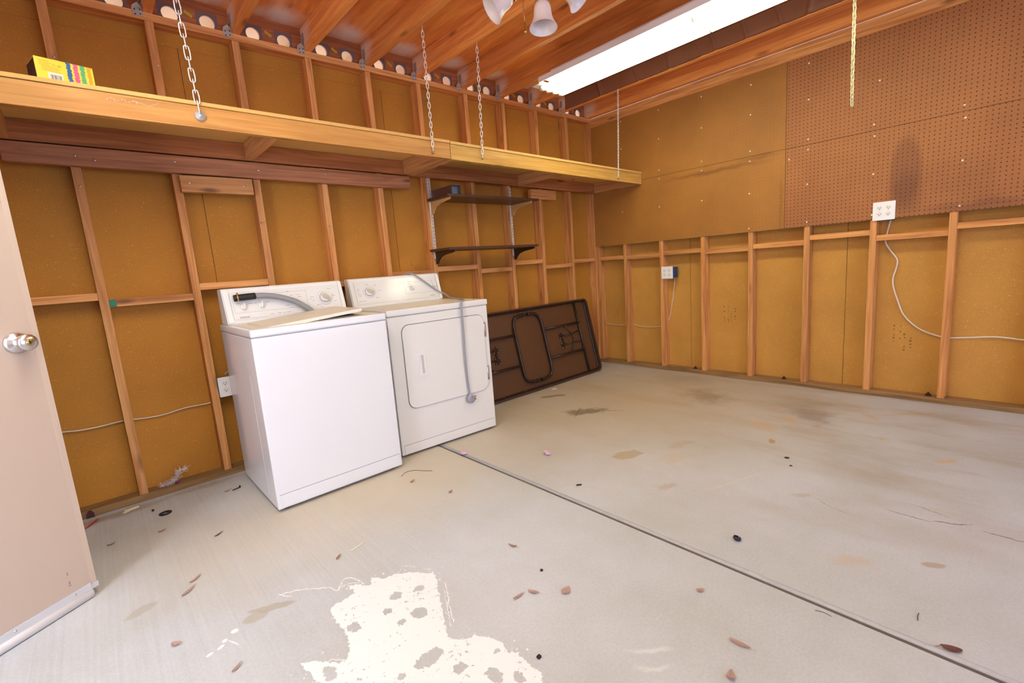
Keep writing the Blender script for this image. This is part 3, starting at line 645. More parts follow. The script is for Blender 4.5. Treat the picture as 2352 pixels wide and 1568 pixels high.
# ================================================================== CHAINS
def link_pts(c, t, side, L=.030, w=.0085):
    """stadium loop in plane (t, side)"""
    pts = []
    for i in range(12):
        a = 2*PI*i/12; dx = math.cos(a)*w*.72; dz = math.sin(a)*w*.72+(L/2-w*.6)*(1 if math.sin(a) > .01 else (-1 if math.sin(a) < -.01 else 0))
        pts.append(c+side*dx+t*dz)
    return pts
def chain(name, a, b, label, mat, L=.030, w=.0085, wire=.0021, end=None, group=None, strands=1, rot0=.6):
    a = Vector(a); b = Vector(b); t = (a-b); n = max(2, int(t.length/(L*.80))); t.normalize()
    s0 = Vector((math.cos(rot0),math.sin(rot0),0)); s0 = (s0-t*s0.dot(t)).normalized(); s1 = t.cross(s0)
    root = thing(name, b, label, 'chain', group)
    for st in range(strands):
        mb = MB(); off = Vector((.012*(st-(strands-1)/2),.004*st,0))
        for i in range(n):
            c = b.lerp(a, (i+.5)/n)+off*(1-abs(2*(i+.5)/n-1)**6 if strands > 1 else 0); 
            mb.tube(link_pts(c, t, s0 if (i+st)%2 else s1, L, w), wire, 6, closed=True)
        obj('links', mb, mat, root)
    if end == 'washer':
        obj('fender_washer', MB().lathe([(0,.006),(.006,.006),(.007,.0025),(.0215,.002),(.0215,0),(0,0)], at((b.x,YF-.0075,b.z-.012),(0,-1,0)), 24), plain('dull_zinc_washer', S(196,196,196), .5, .4), root)
        obj('bolt', MB().lathe([(0,.004),(.004,.003),(.004,-.022),(0,-.022)], at((b.x,YF-.0135,b.z-.012),(0,-1,0)), 10), m_zinc, root)
    elif end == 'bolt':
        obj('bolt', MB().lathe([(0,.010),(.007,.008),(.0085,.003),(.0085,-.004),(0,-.004)], at((b.x,YF-.006,b.z-.01),(0,-1,0)), 8), m_brass, root)
    elif end == 'hook':
        obj('bolt', MB().lathe([(0,.006),(.004,.005),(.004,-.006),(0,-.006)], at((b.x,YF-.006,b.z-.004),(0,-1,0)), 8), m_dark, root)
    return root
GC = 'chains holding up the storage shelf'
chain('hanging_chain', (-3.735,-.745,2.56), (-3.695,YF-.008,1.906), 'coarse hanging chain bolted to the shelf with a wide washer, nearest the yellow box', m_zinc, .054,.0150,.0029,'washer',GC,rot0=-.2)
chain('hanging_chain', (-2.49,-.74,2.553), (-2.452,YF-.008,1.868), 'hanging chain just left of where the two shelf lengths meet', m_zinc, .034,.0095,.0023,'bolt',GC,rot0=-.6)
chain('hanging_chain', (-2.088,-.75,2.553), (-2.053,YF-.008,1.862), 'hanging chain just right of where the two shelf lengths meet', m_zinc, .034,.0095,.0023,'hook',GC,rot0=-.7)
chain('hanging_chain', (-.545,-.75,2.55), (-.478,YF-.006,1.836), 'fine hanging chain at the far shelf end beside the pegboard wall', m_zinc, .030,.008,.002,'hook',GC,rot0=.0)
pc = chain('loose_chain', (-.915,-2.520,2.552), (-.915,-2.525,1.855), 'pale doubled chain dangling free from a rafter in front of the pegboard', m_paintchain, .027,.0098,.0018,None,None,2)

# ================================================================== FLUORESCENT FIXTURE
def wprism(pts, y0, y1, mb):
    a = [mb.bm.verts.new((x,y0,z)) for x, z in pts]; b = [mb.bm.verts.new((x,y1,z)) for x, z in pts]; n = len(pts)
    mb.bm.faces.new(a); mb.bm.faces.new(b[::-1])
    for i in range(n): mb.bm.faces.new((a[i],b[i],b[(i+1)%n],a[(i+1)%n]))
def fluorescent(xc, ye, label, mtube):
    """two four-foot lengths end to end, four tubes wide; xc = middle, ye = end towards the back wall"""
    fx = thing('fluorescent_light', (xc,ye-1.2,2.5505), label, 'ceiling light', 'fluorescent lights')
    obj('channel', MB().box(xc-.055,xc+.055,ye-2.39,ye-.06,2.486,2.550,bev=.003), m_fixt, fx)
    mb = MB(); o = xc+1.306
    wprism([(x+o,z) for x, z in ((-1.468,2.449),(-1.465,2.449),(-1.465,2.483),(-1.147,2.483),(-1.147,2.449),(-1.144,2.449),(-1.144,2.486),(-1.468,2.486))], ye-2.42, ye-.03, mb)
    obj('reflector', mb, m_fixt, fx)
    obj('end_plate', MB().box(o-1.45,o-1.30,ye-.04,ye+.055,2.449,2.4515), m_fixt, fx)
    for (y0,y1) in ((ye-1.2045,ye+.005),(ye-2.415,ye-1.2095)):
        for x in (-1.408,-1.338,-1.268,-1.198):
            ya_ = y0+(.0295 if y0 < ye-2 else .0025); yb_ = y1-(.0295 if y1 > ye-.1 else .0025)
            tb = obj('tube', MB().tube([(x+o,ya_+.0003,2.428),(x+o,yb_-.0003,2.428)], .019, 14), mtube, fx)
            for ya, yb in ((y0,ya_),(yb_,y1)): obj('tube_cap', MB().tube([(x+o,ya,2.428),(x+o,yb,2.428)], .0185, 14), m_frost, tb)
    for y in (ye,ye-1.207,ye-2.41): obj('lamp_holder', MB().box(o-1.43,o-1.18,y-.004,y+.004,2.447,2.4825), m_fixt, fx)
    return fx
fluorescent(-1.306, -.66, 'long white fluorescent light fixed under the rafters, lit, beside the dark ribbed plastic', m_tube)
fluorescent(-4.12, -1.16, 'added unseen fluorescent light under the rafters nearer the side door', m_fill_tube)  # unseen fixture, added to lighten the shaded floor behind the door

# ================================================================== CEILING FAN LIGHT KIT
fc = Vector((-2.290,-1.525,2.47))
fk = thing('fan_light', (fc.x,fc.y,2.5505), 'brass ceiling light kit with white alabaster bell shades and pull chain', 'ceiling light')
obj('hub', MB().lathe([(0,-.030),(.02,-.028),(.040,-.015),(.045,0),(.060,.018),(.062,.035),(.05,.045),(.05,.06),(.065,.07),(.065,.0803),(0,.0803)], at(fc), 28), m_brass, fk)
def shade(azim, tilt, dist, drop):
    d = Vector((math.cos(azim),math.sin(azim),0)); ax = (Vector((0,0,-1))*math.cos(tilt)+d*math.sin(tilt)).normalized()
    p = fc+d*dist-Vector((0,0,drop))
    arm = obj('arm', MB().tube([fc+d*.03+Vector((0,0,.01)), fc+d*dist*.75+Vector((0,0,.015-drop*.2)), p-ax*.030, p-ax*.012], .008, 10, smooth_path=6), m_brass, fk)
    M = at(p, ax)
    obj('collar', MB().lathe([(0,-.02),(.018,-.018),(.030,-.004),(.033,.004),(.033,.024),(.029,.026)], M, 24), m_brass, arm)
    pr = [(.027,.020),(.036,.028),(.041,.05),(.044,.08),(.052,.11),(.066,.135),(.068,.138),(.064,.136),(.050,.112),(.041,.08),(.038,.05),(.032,.03),(.024,.024)]
    obj('glass_shade', MB().lathe(pr, M, 32), m_glass, fk)
R_ = math.radians
shade(R_(-139), R_(8), .100, .100)
shade(R_(150), R_(55), .150, .032)
shade(R_(-58), R_(42), .095, -.012)
px_, py_ = -2.452, -1.552
pcn = obj('pull_chain', MB().tube([(px_,py_,2.262),(px_+.002,py_,2.36),(fc.x-.04,fc.y-.01,2.455)], .0016, 6, smooth_path=4), m_brass, fk)
obj('chain_fob', MB().lathe([(0,-.052),(.006,-.05),(.0085,-.042),(.006,-.034),(.0055,-.03),(.006,-.012),(.003,0),(0,.002)], at((px_,py_,2.262)), 14), m_brass, pcn)

# ================================================================== RIBBED PLASTIC ON A RAFTER
mb = MB(); rows = []
NY, NZ = 420, 12
CREASE = [(-.55,.3),(-.93,.4),(-1.22,.2),(-1.47,.5),(-1.58,.35),(-1.80,.25),(-2.02,.3),(-2.2,-.2),(-2.5,.4),(-2.9,.2)]
for i in range(NY+1):
    y = -.14-3.9*i/NY; r_ = []
    for j in range(NZ+1):
        z = 2.556+.133*j/NZ
        wr_ = max(0, mnoise.noise(Vector((y*3.1, z*2.0, 1.7)))-.12)*.05 + abs(math.sin(PI*j*1.0))*0
        tilt_ = mnoise.noise(Vector((y*9, z*6, 4)))*.0025
        cr_ = sum(.016*math.exp(-((y-yc-(z-2.62)*sk)/.014)**2) for yc, sk in CREASE)
        r_.append(mb.bm.verts.new((-.5285-.0035-wr_-abs(tilt_)-cr_, y, z)))
    rows.append(r_)
for A, B in zip(rows, rows[1:]):
    for j in range(NZ): f = mb.bm.faces.new((A[j],A[j+1],B[j+1],B[j])); f.smooth = True
bmesh.ops.solidify(mb.bm, geom=mb.bm.faces[:], thickness=.0008)
def film_mat():
    m = m_film; nt = m.node_tree; b = nt.nodes['Principled BSDF']
    ge = nd(nt,'ShaderNodeNewGeometry'); wv = nd(nt,'ShaderNodeTexWave', bands_direction='Z', inp={'Scale':44.0,'Distortion':.4,'Detail':1})
    nt.links.new(ge.outputs['Position'], wv.inputs['Vector'])
    bp = nd(nt,'ShaderNodeBump', inp={'Strength':.22,'Distance':.003}); nt.links.new(wv.outputs['Fac'], bp.inputs['Height']); nt.links.new(bp.outputs['Normal'], b.inputs['Normal'])
film_mat()
tag(obj('plastic_sheet', mb, m_film), 'dark brown ribbed plastic sheet wrapped along a roof rafter beyond the tube light', 'sheet')

# ================================================================== SIDE DOOR
hx, hy = -5.026, -1.391
dv = Vector((.83205,.5547,0)); dn = Vector((.5547,-.83205,0))      # along the leaf from hinge to free edge; visible face normal
MD = Matrix(((dv.x,dn.x,0,hx),(dv.y,dn.y,0,hy),(0,0,1,0),(0,0,0,1)))   # local x along the leaf, y out of the visible face
dr = bpy.data.objects.new('door_1', None); COL.objects.link(dr); dr.location = (hx,hy,0); dr.rotation_euler = (0,0,math.atan2(dv.y,dv.x))
tag(dr, 'pinkish beige side door standing open at the left edge', None, kind='structure')
# in the door's own frame: x along leaf, -y = visible side
LW = .810
obj('door_leaf', MB().box(0,LW,0,.043,.030,2.045,bev=.002), m_doorp, dr, True)
obj('edge_strip', MB().box(LW-.018,LW+.0005,-.0008,.044,.030,2.045), m_dooredge, dr, True)
kb = obj('door_knob', MB().lathe([(0,0),(.036,.0),(.036,.004),(.030,.012),(.018,.016),(.014,.024),(.018,.034),(.026,.040),(.0275,.056),(.0255,.062),(.010,.064)], at((LW-.066,0,.985),(0,-1,0)), 36), m_steel, dr, True)
obj('key_cylinder', MB().lathe([(0,.066),(.0085,.066),(.010,.064),(.010,.060)], at((LW-.066,0,.985),(0,-1,0)), 20), m_brass, kb, True)
obj('keyhole', MB().box(LW-.0675,LW-.0645,-.0668,-.0655,.979,.991), m_dark, kb, True)
sw = obj('door_sweep', MB().box(0,LW-.022,-.006,-.0005,.026,.058,bev=.001).box(0,LW+.004,-.003,.0,.030,.050), m_alum, dr, True)
obj('sweep_vinyl', MB().prism([(-.004,.034),(-.014,.030),(-.017,.020),(-.012,.004),(-.006,.002),(-.003,.008),(-.002,.030)], LW-.024, Matrix(((0,0,1,.001),(1,0,0,0),(0,1,0,0),(0,0,0,1))), smooth=True), m_vinyl, sw, True)
for x in (.12,.34,.56,.735): obj('screw', MB().lathe([(0,.002),(.003,.0015),(.004,0)], at((x,-.006,.047),(0,-1,0)), 10), m_screw, sw, True)
sm = MB()
for (x,z,dx,dz) in ((.728,.128,.003,.012),(.728,.094,.004,.010),(.724,.088,.006,.003),(.731,.085,.002,.005)): sm.box(x,x+dx,-.0004,-.0001,z,z+dz)
obj('scuff_mark', sm, plain('grey_scuff', S(150,120,112), .7), dr, True)
for z in (.25,1.05,1.85): obj('hinge', MB().tube([(-.006,.004,z-.045),(-.006,.004,z+.045)], .006, 10), m_steel, dr, True)

# ================================================================== WASHER
WX, WY = -3.675, -.850
WW, WH = .684, .914
wm = thing('washing_machine', (WX,WY,0), 'white top-loading washing machine with its lid propped up, left of the dryer', 'washing machine')
def L_(mb, nm, mt, par, lc=True): return obj(nm, mb, mt, par, lc)
DEP = .65
cab = L_(MB().box(0,WW,0,DEP,.016,.873,bev=.006), 'cabinet', m_white, wm)
# toe panel line and side seam
L_(MB().box(.018,WW-.012,-.0022,.001,.022,.088,bev=.002), 'kick_panel', m_white, wm)
L_(MB().box(.014,WW-.012,-.0012,.001,.0885,.0900), 'kick_gap', m_seam, wm)
L_(MB().box(-.0005,.001,.14,.1412,.05,.68), 'side_seam', m_white, cab)
for x in (.05,WW-.05):
    for y in (.05,DEP-.06): L_(MB().lathe([(0,0),(.02,0),(.02,.008),(.012,.01),(.012,.018)], at((x,y,0)), 14), 'foot', m_dark, wm)
L_(MB().box(.003,WW-.003,.003,DEP-.003,.8725,.8765), 'deck_gap', m_gapl, wm)
top = MB(); top.box(-.002,WW+.002,-.004,DEP,.8765,WH,bev=.009)
L_(top, 'deck', m_lid if False else m_white, wm)
L_(MB().box(.02,WW-.02,.02,.492,WH+.0003,WH+.0008), 'deck_dust', m_lid, wm)
# tub opening under the lid
L_(MB().box(.28,.575,.075,.44,WH+.0008,WH+.0014), 'tub_opening', m_gap, wm)
rim = MB(); rim.tube([(x,y,WH+.0012) for x, y in rrect(.30,.585,.085,.43,.05)], .0025, 8, closed=True); L_(rim, 'opening_rim', m_endcap, wm)
# lid: hinged at the left, right side raised
la = math.radians(4.5)
ML = Matrix.Translation((.088,.030,WH-.0135)) @ Matrix.Rotation(-la,4,'Y') @ Matrix.Rotation(math.radians(.5),4,'X')
lid = MB(); lid.prism(rrect(0,.485,0,.405,.012), .016, ML, bev=.004); L_(lid, 'lid', m_lid, wm)
cl = MB(); cl.tube([ML@Vector((.435,.03,-.002)), ML@Vector((.455,.03,-.018)), ML@Vector((.47,.05,-.018))], .003, 6); L_(cl, 'lid_switch', m_steel, wm)
def console(par, W_, x0, y0, yb, zb, zt, mirror=False):
    """sloping control console; returns matrix of its face (x right, y up the slope, z out)"""
    lean = .055
    a = Vector((x0,y0,zb)); v = Vector((0,lean,zt-zb)).normalized(); nrm = Vector((1,0,0)).cross(v)
    prof = [(y0,zb),(y0+lean,zt-.006),(y0+lean+.012,zt),(yb,zt),(yb,zb)]
    mb = MB(); A = [mb.bm.verts.new((x0,y,z)) for y, z in prof]; B = [mb.bm.verts.new((x0+W_,y,z)) for y, z in prof]; n = len(prof)
    mb.bm.faces.new(A); mb.bm.faces.new(B[::-1])
    for i in range(n): mb.bm.faces.new((A[i],B[i],B[(i+1)%n],A[(i+1)%n]))
    E = list(mb.bm.edges); bmesh.ops.bevel(mb.bm, geom=E, offset=.004, segments=2, affect='EDGES')
    cs = L_(mb, 'console', m_endcap, par)
    MF = Matrix(((1,v.x,nrm.x,a.x),(0,v.y,nrm.y,a.y),(0,v.z,nrm.z,a.z),(0,0,0,1)))
    if MF.to_3x3().col[2].y > 0: MF = MF @ Matrix.Diagonal((1,1,-1,1))
    H = (zt-zb)/v.z
    L_(MB().prism(rrect(.036,W_-.030,.018,H-.022,.012), .0022, MF, bev=.0008), 'control_panel', m_panelw, cs)
    # raised end mouldings
    for xa, xb in ((.004,.030),(W_-.026,W_-.004)):
        L_(MB().prism(rrect(xa,xb,.006,H-.010,.006), .007, MF, bev=.003), 'end_moulding', m_endcap, cs)
    return cs, MF, H
def big_dial(cs, MF, x, y, R_=.045):
    d = L_(MB().lathe([(R_,.0022),(R_,.005),(R_*.93,.007),(R_*.72,.007),(R_*.7,.006)], MF @ Matrix.Translation((x,y,0)), 36), 'dial_ring', m_panelw, cs)
    k = L_(MB().lathe([(R_*.68,.004),(R_*.66,.020),(R_*.58,.024),(0,.024)], MF @ Matrix.Translation((x,y,0)), 32), 'dial_knob', m_knob, cs)
    L_(MB().lathe([(R_*.42,.024),(R_*.42,.031),(R_*.38,.033),(0,.033)], MF @ Matrix.Translation((x,y,0)) @ Matrix.Rotation(-.5,4,'Z'), 24, scale=(1.25,.72)), 'dial_grip', m_knobin, cs)
    return d
def small_knob(cs, MF, x, y, ang=.2, R_=.017):
    L_(MB().lathe([(R_,.0022),(R_,.009),(R_*.9,.012),(0,.012)], MF @ Matrix.Translation((x,y,0)), 24).prism(rrect(-.005,.005,-R_*.98,R_*1.05,.003), .012, MF @ Matrix.Translation((x,y,.011)) @ Matrix.Rotation(-ang,4,'Z'), bev=.001), 'selector_knob', m_knob, cs)
def print_lines(cs, MF, items, mt, nm='printed_line'):
    mb = MB()
    for x, y, w, h in items: mb.box(x,x+w,y,y+h,.0022,.0026, M=MF)
    L_(mb, nm, mt, cs)
cs, MF, H = console(wm, .668, .012, .50, DEP, WH, 1.110)
big_dial(cs, MF, .545, .103)
small_knob(cs, MF, .093, .092, .12); small_knob(cs, MF, .184, .094, .2); small_knob(cs, MF, .365, .104, .3)
print_lines(cs, MF, [(.045,.060,.40,.0008),(.045,.060,.0008,.10),(.44,.065,.0008,.10),(.05,.158,.39,.0008),(.05,.026,.59,.0006)], m_seam)
rnd = random.Random(3)
words = [(.33,.160),(.345,.135),(.385,.135),(.39,.122),(.46,.112),(.455,.100),(.47,.09),(.49,.06),(.51,.045),(.585,.118),(.585,.110),(.60,.075),(.57,.155),(.06,.112),(.12,.108),(.15,.108),(.21,.108),(.31,.075),(.33,.06),(.22,.036),(.26,.036),(.29,.036),(.31,.036)]
print_lines(cs, MF, [(x,y,rnd.uniform(.010,.026),.0022) for x, y in words], m_ink, 'printed_legend')
text('brand_lettering', 'KENMORE', .0105, MF @ Matrix.Translation((.064,.031,.0024)), m_inkd, cs)
# drain hose draped in front of the console
hose = [Vector(p) for p in ((.048,.139,.030),(.10,.141,.032),(.155,.142,.034),(.20,.140,.034),(.255,.130,.034),(.31,.112,.034),(.36,.088,.034),(.41,.048,.036),(.44,.014,.040),(.46,-.01,.045))]
hw = [MF @ p for p in hose]
hs_ = L_(MB().tube(hw[2:], .0155, 14, smooth_path=5), 'drain_hose', m_hose, wm)
L_(MB().tube(hw[:3], .0185, 14, smooth_path=4), 'rubber_cuff', m_dark, hs_)
c0 = MF @ Vector((.066,.1398,.031)); ax_ = (hw[1]-hw[0]).normalized()
L_(MB().lathe([(.0188,-.004),(.0205,-.004),(.0205,.004),(.0188,.004)], at(c0, ax_), 20).box(-.004,.004,-.006,.006,.018,.028, M=at(c0, MF.to_3x3()@Vector((0,0,1)), ax_) @ Matrix.Rotation(-.9,4,'X')), 'hose_clamp', m_brass, hs_)

# ================================================================== DRYER
DX, DY, DR = -2.925, -.734, math.radians(-3.17)
dm = thing('clothes_dryer', (DX,DY,0), 'white front-loading clothes dryer right of the washer, grey cord hanging down its front', 'dryer', rotz=DR)
DW, DD, DH = .724, .60, .914
cab = L_(MB().box(0,DW,0,DD,.014,.872,bev=.006), 'cabinet', m_white2, dm)
L_(MB().box(.003,DW-.003,.003,DD-.003,.8715,.8755), 'deck_gap', m_gapl, dm)
L_(MB().box(-.002,DW+.004,-.006,DD,.8755,DH,bev=.008), 'deck', m_white2, dm)
L_(MB().box(.02,DW-.02,.012,.49,DH+.0003,DH+.0008), 'deck_dust', m_lid, dm)
L_(MB().box(.018,DW-.012,-.0022,.001,.018,.074,bev=.002), 'kick_panel', m_white2, dm)
L_(MB().box(.016,DW-.012,-.0012,.001,.0745,.0760), 'kick_gap', m_seam, dm)
for x in (.05,DW-.05):
    for y in (.05,DD-.06): L_(MB().lathe([(0,0),(.018,0),(.018,.008),(.011,.01),(.011,.016)], at((x,y,0)), 14), 'foot', m_dark, dm)
Mfr = Matrix(((1,0,0,0),(0,0,-1,0),(0,1,0,0),(0,0,0,1)))   # x right, y up, z towards the viewer
L_(MB().prism(rrect(.078,.684,.291,.818,.052,7), .0012, Mfr), 'door_gap', m_seam, dm)
dd_ = L_(MB().prism(rrect(.082,.680,.295,.814,.049,7), .0085, Mfr, bev=.003), 'dryer_door', m_white2, dm)
hd = MB()
o_ = rrect(.160,.216,.488,.632,.008); i_ = rrect(.172,.204,.500,.620,.006)
va = [hd.bm.verts.new(Mfr@Vector((x,y,.0085))) for x, y in o_]; vb = [hd.bm.verts.new(Mfr@Vector((x,y,.0135))) for x, y in o_]
vc = [hd.bm.verts.new(Mfr@Vector((x,y,.0135))) for x, y in i_]; ve = [hd.bm.verts.new(Mfr@Vector((x,y,.0088))) for x, y in i_]
n = len(o_)
for A, B in ((va,vb),(vb,vc),(vc,ve)):
    for k in range(n): hd.bm.faces.new((A[k],A[(k+1)%n],B[(k+1)%n],B[k]))
hd.bm.faces.new(ve)
hh = L_(hd, 'door_handle', m_panelw, dd_)
L_(MB().prism(rrect(.190,.203,.503,.616,.003), .003, Mfr @ Matrix.Translation((0,0,.0089))), 'handle_recess', plain('handle_shade_plastic', S(190,184,170), .5), dd_)
for z in (.709,.407):
    L_(MB().tube([(.683,-.010,z-.045),(.683,-.010,z+.045)], .0045, 10).box(.683,.699,-.004,-.0005,z-.05,z+.05), 'hinge', m_steel, dm)
L_(MB().box(.54,.555,-.0098,-.0082,.8155,.819), 'door_chip', m_dark, dd_)
cs2, MF2, H2 = console(dm, .690, -.006, .50, DD+.02, DH, 1.112)
big_dial(cs2, MF2, .130, .106, .043)
small_knob(cs2, MF2, .455, .105, -.5); small_knob(cs2, MF2, .640, .112, .4, .014)
words = [(.05,.128),(.048,.115),(.05,.10),(.052,.09),(.055,.08),(.17,.148),(.11,.158),(.195,.11),(.17,.06),(.12,.064),(.43,.155),(.43,.14),(.43,.13),(.42,.118),(.62,.15),(.62,.14),(.62,.13),(.05,.045),(.08,.045)]
print_lines(cs2, MF2, [(x,y,rnd.uniform(.010,.026),.0022) for x, y in words], m_ink, 'printed_legend')
print_lines(cs2, MF2, [(.40,.066,.26,.0007),(.40,.066,.0007,.06),(.05,.026,.60,.0006),(.36,.150,.30,.0006)], m_seam)
text('brand_lettering', 'KENMORE', .0085, MF2 @ Matrix.Translation((.588,.035,.0024)), m_inkd, cs2)
# power cord over the console and down the front
cp = [MF2 @ Vector(p) for p in ((.42,.10,-.16),(.425,.206,-.07),(.445,.218,-.01),(.48,.208,.012),(.54,.160,.016),(.60,.105,.016),(.66,.058,.016),(.70,.034,.022))]
cp += [Vector(p) for p in ((.700,.44,.928),(.690,.36,.922),(.660,.24,.9215),(.605,.10,.9215),(.555,.025,.9215),(.525,-.006,.918),(.512,-.018,.895),(.508,-.019,.83),(.506,-.020,.70),(.502,-.0195,.55),(.505,-.019,.42),(.510,-.019,.33),(.514,-.018,.295))]
cd = MB()
for off in (-.0045,0,.0045):
    cd.tube([p+Vector((off,0,abs(off)*.0)) for p in cp], .0034, 8, smooth_path=5)
cdo = L_(cd, 'power_cord', m_cord, dm)
pl = L_(MB().lathe([(0,0),(.027,0),(.029,.006),(.027,.022),(.018,.026),(0,.026)], at((.516,-.012,.262),(0,-1,0)), 24).tube([(.514,-.021,.300),(.514,-.022,.285),(.515,-.022,.275)], lambda t: .008+.012*t, 12), 'plug', m_cord, cdo)
L_(MB().box(.541,.560,-.024,-.0225,.268,.276).box(.541,.558,-.016,-.0145,.256,.264).box(.541,.556,-.030,-.0285,.252,.260), 'prong', m_copper, pl)

# ================================================================== FOLDING TABLE
tvd = Vector((0,.23014,.97316)); tn = Vector((0,-.97316,.23014))
TO = Vector((-1.28,-.335,.006))
ft = thing('folding_table', TO, 'brown folding table leaning on its side against the back wall right of the dryer', 'table')
MT = Matrix(((1,0,0,0),(0,tvd.y,tn.y,0),(0,tvd.z,tn.z,0),(0,0,0,1)))     # local x along, y up the slope, z towards viewer
HL, TH_ = .872, .752
L_(MB().prism(rrect(-HL,HL,0,TH_,.05,6), .016, MT @ Matrix.Translation((0,0,-.036)), bev=.002), 'tabletop', m_tabl, ft)
ap = MB(); o_ = rrect(-HL,HL,0,TH_,.05,6); i_ = rrect(-HL+.012,HL-.012,.012,TH_-.012,.04,6); n = len(o_)
za, zb_ = -.040, .020
va=[ap.bm.verts.new(MT@Vector((x,y,za))) for x,y in o_]; vb=[ap.bm.verts.new(MT@Vector((x,y,zb_))) for x,y in o_]; vc=[ap.bm.verts.new(MT@Vector((x,y,zb_))) for x,y in i_]; ve=[ap.bm.verts.new(MT@Vector((x,y,-.020))) for x,y in i_]
for A,B in ((va,vb),(vb,vc),(vc,ve)):
    for k in range(n): f = ap.bm.faces.new((A[k],A[(k+1)%n],B[(k+1)%n],B[k])); f.smooth = False
L_(ap, 'apron', m_tabrim, ft)
fl2 = MB(); fl2.tube([MT@Vector((x,y,-.014)) for x,y in rrect(-HL+.024,HL-.024,.024,TH_-.024,.035,6)], .010, 8, closed=True, flat=(1,.5)); L_(fl2, 'apron_flange', m_tabf, ft)
for x in (-.7,-.45,-.2,.05,.3,.55,.75):
    for y in (.024,TH_-.024): L_(MB().lathe([(0,.004),(.003,.003),(.004,0)], MT @ Matrix.Translation((x,y,-.008)), 8), 'rivet', m_chrome, ft)
for sgn in (1,-1):
    X = lambda u, v, w=.004: MT @ Vector((sgn*u, v, w))
    lg = L_(MB().tube([X(.030,.690),(X(.09,.686)),X(.140,.670),X(.168,.625),X(.176,.56),X(.178,.38),X(.178,.20),X(.170,.135),X(.140,.098),X(.09,.084),X(.030,.080)], .0125, 12, smooth_path=5), 'leg', m_tabf, ft)
    for v in (.690,.080): L_(MB().tube([X(.046,v+(-.0015 if v>.4 else .001)),X(.018,v)], .0155, 12), 'foot_cap', m_dark, lg)
    L_(MB().tube([X(.688,.728,.0),X(.688,.026,.0)], .0105, 12), 'pivot_tube', m_tabf, ft)
    for v in (.524,.248): L_(MB().tube([X(.180,v),X(.686,v,.001)], .0105, 12), 'strut', m_tabf, ft)
    br = L_(MB().tube([X(.688,.445,.002),X(.560,.430,-.004),X(.45,.425,-.006)], .005, 8).tube([X(.688,.335,.002),X(.45,.345,-.006)], .005, 8).tube([X(.475,.520,.002),X(.565,.430,-.002),X(.568,.340,-.002),X(.505,.255,.002)], .0055, 8), 'brace', m_tabf, ft)
    bp_ = L_(MB().box(-.030,.030,-.030,.030,-.018,-.014, M=MT@Matrix.Translation((sgn*.42,.43,0))).box(-.030,.030,-.030,.030,-.018,-.014, M=MT@Matrix.Translation((sgn*.42,.335,0))).box(-.010,.010,-.055,.055,-.018,-.012, M=MT@Matrix.Translation((sgn*.425,.383,0))), 'brace_plate', m_tabf, ft)
    sc_ = MB()
    for v in (.43,.335):
        for dx in (-.022,.022):
            for dz in (-.022,.022): sc_.lathe([(0,.003),(.003,.002),(.004,0)], MT @ Matrix.Translation((sgn*(.42+dx),v+dz,-.014)), 8)
    L_(sc_, 'plate_screw', m_chrome, bp_)
tag(obj('metal_rod', MB().tube([(-.366,-.225,.012),(-.30,-.118,.262)], .006, 10), m_tabf), 'thin dark rod leaning in the room corner beside the folding table', 'rod')

# ================================================================== WALL SHELF
ws = thing('wall_shelf', (-1.72,-D,1.21), 'two dark brown shelves on metal standards screwed to the back wall studs', 'shelf')
for x, z0, z1 in ((-2.131,1.222,1.828),(-1.296,1.212,1.800)):
    stn = MB()
    stn.box(x-.012,x-.0095,-D-.014,-D-.0004,z0,z1).box(x+.0095,x+.012,-D-.014,-D-.0004,z0,z1).box(x-.012,x+.012,-D-.0025,-D-.0004,z0,z1)
    stn.box(x-.0095,x-.004,-D-.014,-D-.012,z0,z1).box(x+.004,x+.0095,-D-.014,-D-.012,z0,z1)
    k = z0+.02
    while k < z1: stn.box(x-.004,x+.004,-D-.014,-D-.012,k-.006,k+.006); k += .0254
    so = obj('shelf_standard', stn, m_std, ws)
    for zs, mt in ((1.653,m_tan),(1.272,m_tabf)):
        prof = [(0,0),(.262,0),(.266,-.010),(.255,-.017),(.13,-.030),(.07,-.045),(.040,-.070),(.028,-.092),(.0,-.095)]
        bo = MB(); bo.prism(prof, .010, Matrix(((0,0,1,x-.005),(-1,0,0,-D-.014),(0,1,0,zs),(0,0,0,1))), bev=.0012)
        b1 = obj('shelf_bracket', bo, mt, ws)
        obj('bracket_clip', MB().box(x-.0065,x+.0065,-D-.019,-D-.0142,zs-.096,zs-.004), m_chrome, b1)
obj('shelf_board', MB().box(-2.162,-1.222,-.378,-.1045,1.654,1.6725,bev=.0015), m_walnut, ws)
obj('shelf_board', MB().box(-2.182,-1.250,-.372,-.1045,1.273,1.2915,bev=.0015), m_walnut, ws)
ch = MB(); x0,x1,z0,z1 = -2.118,-2.036,1.6728,1.735; t_=.0015
ch.box(x0,x0+t_,-.375,-.108,z0,z1,0).box(x1-t_,x1,-.375,-.108,z0,z1,0).box(x0,x1,-.375,-.108,z1-t_,z1,0).box(x0,x1,-.375,-.108,z0,z0+t_,0).box(x0+t_,x1-t_,-.340,-.338,z0+t_,z1-t_,1)
cho = obj('metal_channel', ch, [m_brownmetal, plain('blued_steel_inside', S(120,140,160), .4, .6)]); tag(cho, 'short brown metal box channel with open steel end, on the upper dark wall shelf', 'metal channel')

